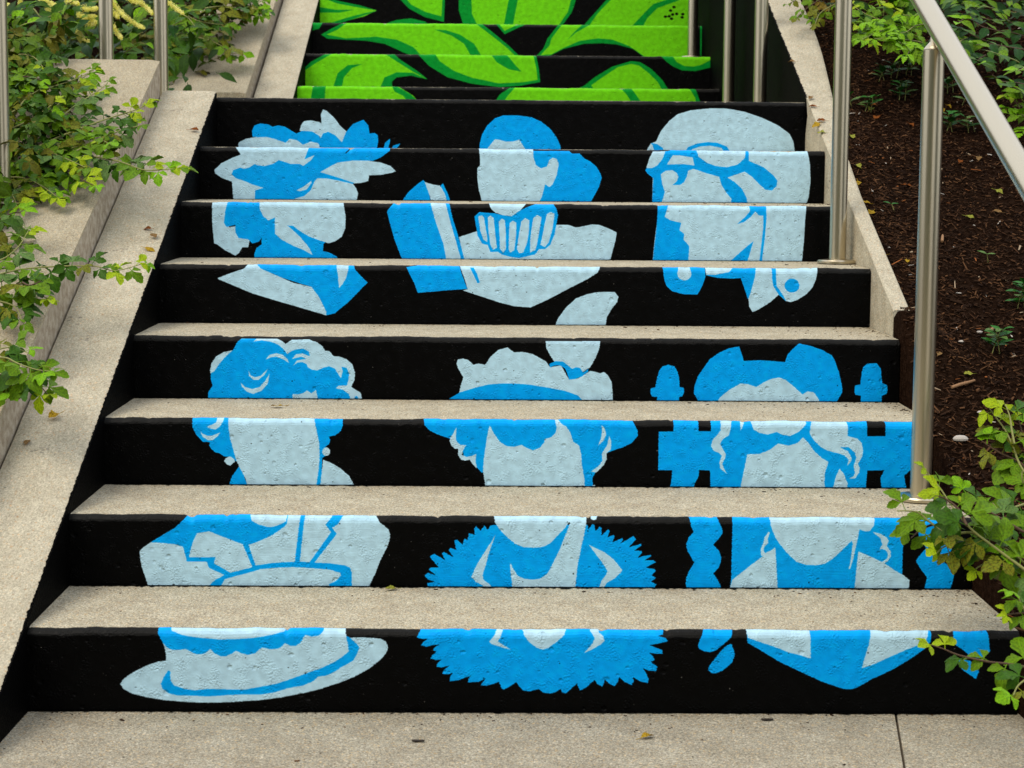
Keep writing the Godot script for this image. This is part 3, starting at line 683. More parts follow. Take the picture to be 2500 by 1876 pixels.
	blot("R5", B,[2992,351,3000,279,3063,265,3151,262,3191,265,3211,214,3234,148,3255,200,3276,273,3278,351])
	blot("R5", L,[2992,351,3000,282,3055,283,3128,298,3179,351,3179,351])
	blot("R5", L,[3278,351,3268,266,3251,200,3236,152,3242,104,3261,81,3294,94,3359,135,3403,175,3440,142,3470,134,3506,147,3557,180,3589,217,3607,261,3621,351])
	blot("R5", B,[3363,351,3364,267,3372,223,3403,175,3444,139,3432,164,3391,223,3386,274,3386,351])
	blot("R5", B,[3517,226,3513,209,3502,196,3485,188,3467,188,3450,196,3438,209,3433,225,3437,242,3448,255,3465,263,3484,263,3501,256,3512,242])
	blot("U1", G,[-5,354,-2,171,1109,180,1054,244,942,312,868,354])
	blot("U1", D,[147,354,118,172,248,173,261,354])
	blot("U1", D,[846,354,942,307,1035,253,1109,180,1017,179,961,243,887,279])
	blot("U1", G,[1990,354,1842,250,1805,185,3664,200,3606,354])
	blot("U1", D,[1980,354,1842,259,1796,185,1870,186,1925,260,2008,354])
	blot("U1", D,[2918,354,3002,268,3050,195,3137,196,3086,269,3020,354])
	blot("U1", D,[3559,354,3626,246,3636,200,3677,200,3619,354])
	blot("U2", G,[0,207,97,265,290,366,772,366,907,271,1159,105,1004,148,850,128,811,80,830,-30,0,-30])
	blot("U2", D,[0,207,59,259,255,366,309,366,107,249,0,178])
	blot("U2", D,[541,240,406,229,309,152,247,-30,337,-30,367,114,444,201])
	blot("U2", D,[1163,101,1023,162,869,166,753,117,710,21,714,-30,834,-30,823,80,869,118,1004,135])
	blot("U2", D,[714,366,869,267,1023,173,1163,101,1081,168,907,281,811,366])
	blot("U2", D,[1039,366,1178,226,1352,122,1584,67,1836,40,2030,51,2233,87,2218,206,2186,366])
	blot("U2", G,[1216,366,1274,274,1410,184,1584,120,1836,73,2068,84,2207,106,2195,205,2159,366])
	blot("U2", D,[1747,366,1815,269,1932,203,2052,181,1990,246,1892,366])
	blot("U2", D,[2549,14,2654,61,2759,141,2916,236,3095,289,3180,280,3287,218,3394,114,3464,16])
	blot("U2", G,[2718,62,2865,162,2969,231,3096,263,3170,248,3266,176,3352,93,3401,15,2782,-30])
	blot("U2", D,[3354,366,3434,282,3498,240,3583,205,3710,200,3847,233,3862,285,3875,366])
	blot("U2", G,[3470,366,3529,282,3603,247,3688,242,3762,258,3846,301,3868,366])
	blot("U3", D,[85,228,190,288,360,376,631,376,1635,376,1797,252,1939,135,2060,26,1013,18,872,76,712,144,531,172,149,189])
	blot("U3", G,[140,229,250,279,381,376,1575,376,1757,242,1898,134,2024,26,1094,18,993,117,832,185,631,213,330,194])
	blot("U3", D,[1204,287,1375,229,1496,151,1577,22,1677,23,1596,152,1455,240,1314,282])
	blot("U3", D,[-10,376,-11,263,69,287,120,376])
	blot("U3", D,[2205,37,2281,108,2320,207,2450,376,3737,376,3743,30,3300,26,3168,115,3006,157,2865,168,2684,161,2483,109,2342,44])
	blot("U3", G,[2257,52,2341,138,2361,208,2484,376,3737,376,3743,30,3315,27,3127,144,2965,203,2824,215,2643,190,2482,119,2362,59])
	blot("U3", D,[2518,197,2602,269,2792,376,2692,376,2582,269])
	blot("U3", D,[1786,376,1897,247,2168,376])
	blot("U3", G,[1820,376,1897,279,2088,376])
	blot("U3", D,[3829,376,3835,55,3876,56,3871,376])
	blot("U4", G,[10,372,9,53,253,70,462,123,587,181,420,225,191,264,87,294,45,372])
	blot("U4", D,[9,211,170,186,357,188,211,158,9,156])
	blot("U4", D,[107,54,295,111,462,154,599,181,420,118,211,55])
	blot("U4", D,[35,304,191,248,420,209,599,181,420,233,212,273,87,304])
	blot("U4", D,[754,372,921,205,1088,118,1280,76,1292,372,754,372])
	blot("U4", G,[837,372,941,246,1088,173,1255,129,1267,372,837,372])
	blot("U4", D,[639,42,796,91,942,106,1088,77,1140,36])
	blot("U4", D,[1431,372,1432,193,1481,39,2489,41,2593,182,2633,306,2632,372])
	blot("U4", G,[1556,372,1568,153,1627,40,2452,41,2551,182,2583,306,2582,372])
	blot("U4", D,[1963,372,1943,300,1893,42,1987,41,2037,301,2047,372])
	blot("U4", D,[2713,49,2844,195,2947,309,3008,372,3811,372,3818,48])
	blot("U4", G,[2772,48,2865,180,2989,309,3050,372,3811,372,3818,48])
	blot("U4", D,[3212,47,3346,189,3429,272,3554,314,3679,372,3700,315,3471,231,3368,127,3327,48])
	blot("U4", K,[3627,207,3620,196,3604,193,3591,201,3591,213,3604,221,3620,219])
	blot("U4", K,[3662,243,3655,231,3639,229,3626,236,3626,249,3639,257,3655,254])
	blot("U4", K,[3613,150,3606,138,3590,135,3577,143,3577,155,3590,163,3606,161])
	blot("U4", K,[3648,166,3642,155,3626,152,3613,160,3613,172,3625,180,3641,178])
	blot("U4", K,[3575,145,3568,134,3553,131,3540,139,3539,151,3552,159,3568,156])
	blot("U4", K,[3690,175,3683,164,3667,161,3654,169,3654,181,3667,189,3683,186])
	blot("U4", K,[3639,125,3632,114,3616,111,3603,119,3603,131,3615,139,3631,136])
	blot("U4", K,[3753,171,3746,160,3730,157,3717,165,3717,177,3730,185,3746,183])
	blot("U4", K,[3747,140,3740,129,3725,126,3712,134,3711,146,3724,154,3740,152])

func weather_canvas(r: String, sd: int) -> void:
	var im: Image = canvases[r]
	var q := RandomNumberGenerator.new()
	q.seed = sd
	var w := im.get_width()
	var h := im.get_height()
	for i in 70: # pinholes left dark by the roller, and grey nicks in the black
		var at := Vector2i(q.randi() % (w - 8), q.randi() % (h - 8))
		var c := im.get_pixelv(at)
		var s := q.randi_range(2, 5)
		if c.get_luminance() > 0.15:
			if q.randf() < 0.5:
				im.fill_rect(Rect2i(at.x, at.y, s, s - q.randi() % 2), c.darkened(0.8))
		else:
			im.fill_rect(Rect2i(at.x, at.y, mini(s, 3), mini(s, 3)), Color8(70, 68, 64) if q.randf() < 0.8 else Color8(150, 146, 138))
	# sky sheen on the rounded top edge, painted as grey into the black
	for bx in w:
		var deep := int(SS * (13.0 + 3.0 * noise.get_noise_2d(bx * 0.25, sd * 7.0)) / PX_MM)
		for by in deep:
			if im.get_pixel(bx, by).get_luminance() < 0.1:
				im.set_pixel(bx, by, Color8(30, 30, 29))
	# the foot of the riser: a ragged black joint where the paint stops short of the tread
	var x := 0
	while x < w:
		var run := q.randi_range(6, 40)
		var up := int(3.0 + 9.0 * maxf(0.0, noise.get_noise_2d(x * 0.4, sd * 31.0)) + q.randi() % 3)
		if q.randf() < 0.72:
			im.fill_rect(Rect2i(x, h - up, mini(run, w - x), up), K)
		x += run
	im.resize(w / SS, h / SS, Image.INTERPOLATE_TRILINEAR)
	# uneven coats of the roller, and rubbed spots
	var fine := FastNoiseLite.new()
	fine.seed = sd
	fine.frequency = 0.035
	fine.fractal_octaves = 4
	var coat := fine.get_image(w / SS, h / SS)
	coat.convert(Image.FORMAT_L8)
	var c8 := coat.get_data()
	var d8 := im.get_data()
	for i in c8.size():
		var k := 1.0 + (c8[i] - 128) * 0.0005
		for e in 3:
			d8[i * 3 + e] = clampi(int(d8[i * 3 + e] * k), 0, 255)
	im.set_data(w / SS, h / SS, false, Image.FORMAT_RGB8, d8)

func riser_bump(w: int, h: int, sd: int) -> ImageTexture:
	var n := FastNoiseLite.new()
	n.seed = sd
	n.frequency = 0.2
	n.fractal_octaves = 3
	n.fractal_gain = 0.6
	var im := n.get_image(w, h, false, false, false)
	var drag := FastNoiseLite.new() # the pull of the float, along some risers
	drag.seed = sd + 4
	drag.frequency = 0.35
	n.frequency = 0.025
	n.fractal_octaves = 2
	n.seed = sd + 9
	var broad := n.get_image(w, h, false, false, false)
	im.convert(Image.FORMAT_L8)
	broad.convert(Image.FORMAT_L8)
	var a := im.get_data()
	var b := broad.get_data()
	var q := RandomNumberGenerator.new()
	q.seed = sd * 3 + 1
	for i in a.size():
		var rough := clampf((b[i] - 70) / 90.0, 0.3, 1.15)
		var streak := drag.get_noise_2d((i % w) * 0.035, i / w) * 16.0 * (1.0 - rough) if sd % 3 == 0 else 0.0
		a[i] = clampi(int(165.0 + (a[i] - 128) * 0.34 * rough * rough + (b[i] - 128) * 0.2 + streak), 0, 255)
	for i in 210: # air holes of the cast face
		var cx := q.randi() % w
		var cy := q.randi() % h
		var rad := 1.2 + 5.5 * pow(q.randf(), 3.0)
		var depth := q.randf_range(35.0, 120.0)
		var flat := q.randf_range(0.6, 1.0)
		var m := int(ceil(rad)) + 2
		for dy in range(-m, m + 1):
			for dx in range(-m, m + 1):
				var px := cx + dx
				var py := cy + dy
				if px < 0 or py < 0 or px >= w or py >= h:
					continue
				var dist := Vector2(dx, dy / flat).length() / rad
				dist += 0.25 * noise.get_noise_2d(px * 3.0, py * 3.0)
				if dist < 1.2:
					a[py * w + px] = clampi(int(a[py * w + px] - depth * smoothstep(1.15, 0.35, dist)), 0, 255)
	var out := Image.create_from_data(w, h, false, Image.FORMAT_L8, a)
	return tex(out)

# ---------------------------------------------------------------- the stair
func wobble(x: float, k: float) -> float:
	return noise.get_noise_2d(x * 90.0, k * 53.0)

func chips(x: float, key: float) -> float: # small losses along an edge
	var v := noise.get_noise_2d(x * 260.0, key * 41.0) * 0.6 + noise.get_noise_2d(x * 700.0, key * 17.0) * 0.4
	return 0.006 * smoothstep(0.24, 0.6, v)

func make_riser(r: String, material: Material, parent: Node3D, label: String) -> void:
	var g: Array = RISERS[r]
	var st := []
	var uv := []
	var n := 300
	var key := float(hash(r) % 97)
	for i in n + 1:
		var x := lerpf(g[0] + 0.0005, g[1] - 0.0005, float(i) / n)
		var yt: float = g[3] + 0.0026 * wobble(x, key) + 0.0012 * wobble(x * 5.0, key + 3.0)
		var z: float = g[4] + 0.0016 * wobble(x * 0.6, key + 7.0)
		yt -= chips(x, key)
		var c := 0.0145 + 0.0022 * wobble(x * 1.5, key + 11.0)
		var yb: float = g[2] - 0.004
		var ring := [Vector3(x, yb, z), Vector3(x, lerpf(yb, yt, 0.33), z + 0.0008 * wobble(x, key + 20.0)), Vector3(x, lerpf(yb, yt, 0.66), z + 0.0008 * wobble(x, key + 27.0)), Vector3(x, yt - c, z), Vector3(x, yt - c * 0.62, z - c * 0.10), Vector3(x, yt - c * 0.28, z - c * 0.36), Vector3(x, yt - c * 0.06, z - c * 0.72), Vector3(x, yt - 0.0004, z - 0.0155), Vector3(x, yb, z - 0.0155)]
		var ruv := []
		for v: Vector3 in ring:
			ruv.append(Vector2((v.x - g[0]) / (g[1] - g[0]), 1.0 - clampf((v.y - g[2]) / (g[3] - g[2]), 0.002, 0.998)))
		st.append(ring)
		uv.append(ruv)
	var o := piece("riser", sweep(st, uv), material, parent)
	if label != "":
		o.set_meta("label", label)

func make_tread(x0: float, x1: float, z0: float, y0: float, z1: float, y1: float, parent: Node3D, key: float) -> void:
	var st := []
	for i in 301:
		var x := lerpf(x0, x1, i / 300.0)
		var a := y0 + 0.0026 * wobble(x, key) + 0.0012 * wobble(x * 5.0, key + 3.0) - chips(x, key)
		var ring := [Vector3(x, y0 - 0.06, z0 - 0.0165), Vector3(x, a, z0 - 0.0165), Vector3(x, lerpf(y0, y1, 0.05), z0 - 0.030), Vector3(x, lerpf(y0, y1, 0.3) + 0.0012 * wobble(x * 0.5, key + 5.0), lerpf(z0, z1, 0.3)), Vector3(x, lerpf(y0, y1, 0.7) + 0.0012 * wobble(x * 0.5, key + 9.0), lerpf(z0, z1, 0.7)), Vector3(x, y1, z1 - 0.01), Vector3(x, y1 - 0.06, z1 - 0.01)]
		st.append(ring)
	piece("tread", sweep(st), M.tread, parent)

func ragged_film(parent: Node3D, called: String, a: Vector3, b: Vector3, across: Vector3, base: float, extra: float, sd: int, drop := 0.0) -> void:
	# a thin run of paint that laps over an edge, from a to b, of uneven breadth
	var q := RandomNumberGenerator.new()
	q.seed = sd
	var st := SurfaceTool.new()
	st.begin(Mesh.PRIMITIVE_TRIANGLES)
	st.set_smooth_group(-1)
	var n := int(a.distance_to(b) / 0.005)
	var last := Vector3.ZERO
	var prev := Vector3.ZERO
	for i in n + 1:
		var p := a.lerp(b, float(i) / n)
		var wid := base + extra * maxf(0.0, noise.get_noise_2d(i * 5.3, sd * 17.0) - 0.05) + q.randf() * q.randf() * extra * 0.5
		var edge := p + across * wid + Vector3(0, 0.0012 - drop * maxf(0.0, 1.0 - wid / 0.0148), 0)
		p += Vector3(0, 0.0012 - drop, 0) - across * 0.0016
		if i > 0:
			quad(st, prev, last, edge, p)
		last = edge
		prev = p
	piece(called, finish(st), M.black, parent)

func cheek(called: String, label: String, x0: float, x1: Callable, z0: float, z1: float, h: float, floor_drop: float, mat: Material, y_at: Callable, x1_at_zero: float) -> Node3D:
	# a wall whose top slopes with the stair; swept across its breadth
	var o := thing(called, label, "wall")
	var st := []
	var n := 70
	var m := 12
	for i in m + 1:
		var ring := []
		for k in n + 1:
			var z := lerpf(z0, z1, float(k) / n)
			var far: float = x1.call(z)
			if far == 0.0:
				far = x1_at_zero
			var x := lerpf(x0, far, float(i) / m)
			var worn := 0.004 + 0.002 * noise.get_noise_2d(z * 400.0, x0 * 90.0) if i == 0 or i == m else 0.0
			ring.append(Vector3(x, y_at.call(z) + h + 0.0012 * noise.get_noise_2d(x * 300.0, z * 160.0) - worn, z))
		var last: Vector3 = ring[-1]
		var first: Vector3 = ring[0]
		ring.append(Vector3(last.x, y_at.call(z1) - floor_drop, z1))
		ring.append(Vector3(first.x, minf(y_at.call(z0) + h - 0.25, y_at.call(z1) - floor_drop), z0))
		st.append(ring)
	piece("wall_body", sweep(st), mat, o)
	return o

func lower_line(z: float) -> float:
	return 0.165 - SLOPE * z

func upper_line(z: float) -> float:
	return 1.507 - SLOPE * (z + 4.9)

# ---------------------------------------------------------------- leaves
const SUMAC := [[0.0, 0.02], [0.14, 0.09], [0.30, 0.23], [0.42, 0.36], [0.50, 0.42], [0.56, 0.40], [0.60, 0.34], [0.67, 0.38], [0.76, 0.36], [0.83, 0.29], [0.86, 0.22], [0.93, 0.19], [1.0, 0.03]]
const OVAL := [[0.0, 0.02], [0.12, 0.13], [0.28, 0.24], [0.45, 0.28], [0.62, 0.25], [0.78, 0.17], [0.91, 0.07], [1.0, 0.01]]
const TOOTHED := [[0.0, 0.02], [0.10, 0.14], [0.24, 0.29], [0.27, 0.24], [0.42, 0.34], [0.46, 0.26], [0.62, 0.28], [0.66, 0.19], [0.80, 0.19], [0.84, 0.11], [1.0, 0.01]]

func add_blade(st: SurfaceTool, outline: Array, xf: Transform3D, droop: float, fold: float, wave: float) -> void:
	# one leaf blade along +z of xf, its upper side towards +y: a folded midrib with two uneven halves
	var ph := rng.randf() * TAU
	var mid := []
	var left := []
	var right := []
	var ls := rng.randf_range(0.88, 1.08)
	var rs := rng.randf_range(0.88, 1.08)
	var bend := rng.randf_range(-0.12, 0.12)
	for q in outline:
		var t: float = q[0]
		var w: float = q[1]
		var c := Vector3(bend * t * t, -droop * t * t + 0.1 * droop * t, t)
		mid.append(c)
		left.append(c + Vector3(-w * ls * cos(fold), w * sin(fold) + wave * w * sin(t * 9.0 + ph), -w * 0.06))
		right.append(c + Vector3(w * rs * cos(fold), w * sin(fold) + wave * w * sin(t * 8.0 + ph + 2.0), -w * 0.06))
	for i in outline.size() - 1:
		var v0: float = outline[i][0]
		var v1: float = outline[i + 1][0]
		var w0: float = outline[i][1]
		var w1: float = outline[i + 1][1]
		for side in [[left, -1.0], [right, 1.0]]:
			var e: Array = side[0]
			var sgn: float = side[1]
			var quads := [[mid[i], Vector2(0.5, v0)], [mid[i + 1], Vector2(0.5, v1)], [e[i + 1], Vector2(0.5 + sgn * w1, v1)], [e[i], Vector2(0.5 + sgn * w0, v0)]]
			if sgn > 0:
				quads.reverse()
			for k in [0, 1, 2, 0, 2, 3]:
				st.set_uv(quads[k][1])
				st.add_vertex(xf * (quads[k][0] as Vector3))

func add_stalk(st: SurfaceTool, a: Vector3, b: Vector3, r: float) -> void:
	var t := (b - a).normalized()
	var s := t.cross(Vector3(0.2, 1, 0.1)).normalized() * r
	var u := s.cross(t).normalized() * r
	var ring := [s, -s * 0.5 + u * 0.87, -s * 0.5 - u * 0.87]
	for k in 3:
		var k2 := (k + 1) % 3
		for v in [a + ring[k], b + ring[k], b + ring[k2], a + ring[k], b + ring[k2], a + ring[k2]]:
			st.set_uv(Vector2(0.5, 0.5))
			st.add_vertex(v)

func trifoliate(stalk: float) -> ArrayMesh: # three lobed leaflets on one stalk, unit leaflet length
	var st := SurfaceTool.new()
	st.begin(Mesh.PRIMITIVE_TRIANGLES)
	add_stalk(st, Vector3.ZERO, Vector3(0, 0.04, stalk), 0.022)
	var hub := Vector3(0, 0.04, stalk)
	for k in 3:
		var yaw: float = [0.0, 1.25, -1.25][k] + rng.randf_range(-0.25, 0.25)
		var pitch := rng.randf_range(-0.15, 0.5)
		var s: float = [1.0, 0.74, 0.74][k] * rng.randf_range(0.88, 1.1)
		var b := Basis(Vector3.UP, yaw) * Basis(Vector3.RIGHT, pitch) * Basis(Vector3.BACK, rng.randf_range(-0.4, 0.4))
		add_blade(st, SUMAC, Transform3D(b * Basis.from_scale(Vector3(0.86, 1, 1) * s), hub), rng.randf_range(0.05, 0.5), rng.randf_range(0.1, 0.5), rng.randf_range(0.04, 0.2))
	return finish(st)

func compound(n: int) -> ArrayMesh: # toothed leaflets in pairs along a stalk
	var st := SurfaceTool.new()
	st.begin(Mesh.PRIMITIVE_TRIANGLES)
	add_stalk(st, Vector3.ZERO, Vector3(0, -0.05, 1.1), 0.02)
	for k in n:
		var t := 0.35 + 0.75 * float(k / 2) / maxf(1.0, (n - 1) / 2)
		var yaw := 0.0 if k == n - 1 else (0.95 if k % 2 == 0 else -0.95)
		var b := Basis(Vector3.UP, yaw + rng.randf_range(-0.2, 0.2)) * Basis(Vector3.RIGHT, rng.randf_range(-0.1, 0.4)) * Basis(Vector3.BACK, rng.randf_range(-0.35, 0.35))
		add_blade(st, TOOTHED, Transform3D(b.scaled(Vector3.ONE * rng.randf_range(0.75, 1.05)), Vector3(0, -0.04 * t, t)), rng.randf_range(0.05, 0.4), rng.randf_range(0.1, 0.4), 0.1)
	return finish(st)

func single(outline: Array, droop := 0.3) -> ArrayMesh:
	var st := SurfaceTool.new()
	st.begin(Mesh.PRIMITIVE_TRIANGLES)
	add_stalk(st, Vector3(0, 0, -0.18), Vector3.ZERO, 0.018)
	add_blade(st, outline, Transform3D.IDENTITY, droop * rng.randf_range(0.5, 1.5), rng.randf_range(0.15, 0.45), rng.randf_range(0.03, 0.14))
	return finish(st)

func leaf_basis(dir: Vector3, up: Vector3, s: float) -> Basis:
	var z := dir.normalized()
	var x := up.cross(z).normalized()
	var y := z.cross(x).normalized()
	return Basis(x * s, y * s, z * s)

func pick(list: Array) -> Variant:
	return list[rng.randi() % list.size()]

# sprigs: [scale, "path", flat coordinates]; leaves stand alternately along each stem
func grow(parent: Node3D, sprigs: Array, meshes: Array, size: float, gap: float, old: Array, young: Array, start: float, stem_r: float, spread := 1.0) -> int:
	var count := 0
	for sp in sprigs:
		var pts := bezier_path(sp[2])
		var k: float = sp[0]
		var local := []
		var radii := []
		for i in pts.size():
			local.append((pts[i] as Vector3) - parent.position)
			radii.append(lerpf(stem_r * 1.25, stem_r * 0.4, float(i) / pts.size()))
		piece("stem", tube(local, radii, 5), M.stem_brown if rng.randf() < 0.45 else M.stem_green, parent)
		var length := 0.0
		for i in local.size() - 1:
			length += (local[i] as Vector3).distance_to(local[i + 1])
		var along := start * length
		var side := 1.0 if rng.randf() < 0.5 else -1.0
		while along < length + gap * 0.4:
			var rest := minf(along, length - 0.0001)
			var i := 0
			while i < local.size() - 2 and rest > (local[i] as Vector3).distance_to(local[i + 1]):
				rest -= (local[i] as Vector3).distance_to(local[i + 1])
				i += 1
			var a: Vector3 = local[i]
			var b: Vector3 = local[i + 1]
			var p := a.lerp(b, clampf(rest / maxf(a.distance_to(b), 1e-5), 0.0, 1.0))
			var t := (b - a).normalized()
			var frac := along / length
			var out := t.cross(Vector3(0, 0.8, 0.6)).normalized() * side
			var lone := frac > 0.93
			var dir := t * (1.1 if lone else 0.45) + out * (0.15 if lone else spread) + Vector3(rng.randf_range(-0.4, 0.4), rng.randf_range(-0.45, 0.45), rng.randf_range(-0.3, 0.5))
			var up := Vector3(rng.randf_range(-0.55, 0.55), 1.0, rng.randf_range(0.1, 1.0))
			var s := size * k * rng.randf_range(0.78, 1.15) * lerpf(1.05, 0.74, smoothstep(0.6, 1.0, frac))
			var mat: Material = M[pick(young if frac > 0.8 else old)]
			piece("leaf", pick(meshes), mat, parent, Transform3D(leaf_basis(dir, up, s), p))
			count += 1
			side = -side
			along += gap * k * rng.randf_range(0.7, 1.3)
	return count

func plant(called: String, label: String, category: String, at: Vector3, group := "") -> Node3D:
	return thing(called, label, category, at, group)

func understory(parent: Node3D, mesh: Mesh, spots: Array, size: float, colors: Array) -> void: # the leaves behind the leaves, as one mass
	var mm := MultiMesh.new()
	mm.transform_format = MultiMesh.TRANSFORM_3D
	mm.use_colors = true
	mm.mesh = mesh
	mm.instance_count = spots.size()
	for i in spots.size():
		var d := Vector3(rng.randf_range(-1, 1), rng.randf_range(-0.6, 0.4), rng.randf_range(-0.6, 1))
		var up := Vector3(rng.randf_range(-0.6, 0.6), 1, rng.randf_range(0, 0.9))
		mm.set_instance_transform(i, Transform3D(leaf_basis(d, up, size * rng.randf_range(0.7, 1.2)), (spots[i] as Vector3) - parent.position))
		mm.set_instance_color(i, (pick(colors) as Color).srgb_to_linear())
	var o := MultiMeshInstance3D.new()
	o.name = "foliage"
	o.multimesh = mm
	o.material_override = M.leaf_mass
	o.set_meta("kind", "stuff")
	parent.add_child(o, true)

# ---------------------------------------------------------------- handrails
func post(parent: Node3D, foot: Vector3, top: float, stem_top: float) -> void:
	var p := foot - parent.position
	var r := 0.0241
	var body := piece("post", lathe([Vector2(0, 0), Vector2(r, 0), Vector2(r, top - foot.y - 0.002), Vector2(r - 0.002, top - foot.y), Vector2(0, top - foot.y)], 40), M.steel, parent, Transform3D(Basis.IDENTITY, p))
	piece("base_flange", lathe([Vector2(0.0245, 0), Vector2(0.058, 0), Vector2(0.058, 0.006), Vector2(0.055, 0.0095), Vector2(0.031, 0.0115), Vector2(0.0245, 0.0125)], 40), M.steel, body)
	if stem_top > top:
		piece("saddle_stem", lathe([Vector2(0.0235, 0.0), Vector2(0.019, 0.006), Vector2(0.0105, 0.016), Vector2(0.0085, 0.028), Vector2(0.0085, stem_top - top)], 24), M.steel, body, Transform3D(Basis.IDENTITY, Vector3(0, top - foot.y, 0)))

func rail(parent: Node3D, pts: Array) -> void:
	var local := []
	for v: Vector3 in pts:
		local.append(v - parent.position)
	piece("top_rail", tube(local, [0.0241], 40), M.steel, parent)

# ---------------------------------------------------------------- ground level of the planting slopes
func right_ground(x: float, z: float) -> float:
	var y := lower_line(z) - 0.05 + 0.012 * noise.get_noise_2d(x * 25.0, z * 25.0)
	y += 0.10 * exp(-pow((z + 1.13) / 0.09, 2.0)) * smoothstep(2.12, 2.0, x)
	y += 0.10 * smoothstep(2.3, 3.2, x) * smoothstep(0.2, -0.8, z)
	if z > -0.06:
		y *= smoothstep(0.34, -0.06, z)
	return minf(y, 7.0)

func left_ground(x: float, z: float) -> float:
	var a := lower_line(z) + 0.02
	var flat := 1.37
	var b := upper_line(z) + 0.02
	var y := a
	if z < -2.6:
		y = maxf(flat, b)
	if z > 0.0:
		y *= smoothstep(0.5, 0.0, z)
	return minf(y + 0.012 * noise.get_noise_2d(x * 25.0, z * 25.0), 7.0)

# ---------------------------------------------------------------- litter
func fallen_leaf(at: Vector3, label: String, mat: Material, size: float, group := "", incline := 0.449) -> void:
	var st := SurfaceTool.new()
	st.begin(Mesh.PRIMITIVE_TRIANGLES)
	add_stalk(st, Vector3(0, 0.05, -0.35), Vector3.ZERO, 0.02)
	add_blade(st, SUMAC if rng.randf() < 0.6 else OVAL, Transform3D.IDENTITY, rng.randf_range(-0.12, 0.3), rng.randf_range(0.15, 0.6), 0.22)
	var o := piece("fallen_leaf", finish(st), mat, self)
	var n := Vector3(rng.randf_range(-0.15, 0.15), 1, incline + rng.randf_range(-0.12, 0.15))
	var d := Vector3(rng.randf_range(-1, 1), 0, rng.randf_range(-1, 1))
	d = (d - n.normalized() * d.dot(n.normalized()))
	o.transform = Transform3D(leaf_basis(d, n, size), at + Vector3(0, 0.001, 0))
	tag(o, label, "leaf", group)

func pebble_mesh(sd: int) -> ArrayMesh:
	var q := RandomNumberGenerator.new()
	q.seed = sd
	var prof := []
	for i in 7:
		var f := PI * i / 6.0
		prof.append(Vector2(sin(f) * q.randf_range(0.85, 1.1), -cos(f) * 0.62))
	return lathe(prof, 9)

func seedling(at: Vector3, label: String, h: float, pairs: int, size: float) -> void:
	var o := thing("seedling", label, "seedling", at, "seedlings coming up through the mulch")
	for s in 1 + pairs / 3:
		var lean := Vector3(rng.randf_range(-0.4, 0.4), 1, rng.randf_range(-0.2, 0.5))
		var pts := []
		for i in 5:
			pts.append(lean * h * i / 4.0 + Vector3(0, -0.1 * h, 0) * (1.0 if i == 0 else 0.0) + Vector3(0.02 * s, 0, 0))
		piece("stem", tube(pts, [0.0016, 0.0014, 0.0012, 0.001, 0.0008], 5), M.stem_green, o)
		var n := maxi(1, pairs - s)
		for i in n:
			var p := lean * h * (0.1 + 0.9 * float(i + 1) / n) + Vector3(0.02 * s, 0, 0)
			var yaw := i * 1.35 + rng.randf_range(-0.3, 0.3)
			for e in [0.0, PI]:
				var d := Vector3(cos(yaw + e), rng.randf_range(0.1, 0.6), sin(yaw + e))
				piece("leaf", pick(seed_meshes), M.leaf_seed if rng.randf() < 0.7 else M.leaf_blue, o, Transform3D(leaf_basis(d, Vector3(0, 1, 0.3), size * rng.randf_range(0.8, 1.15)), p))

var seed_meshes := []

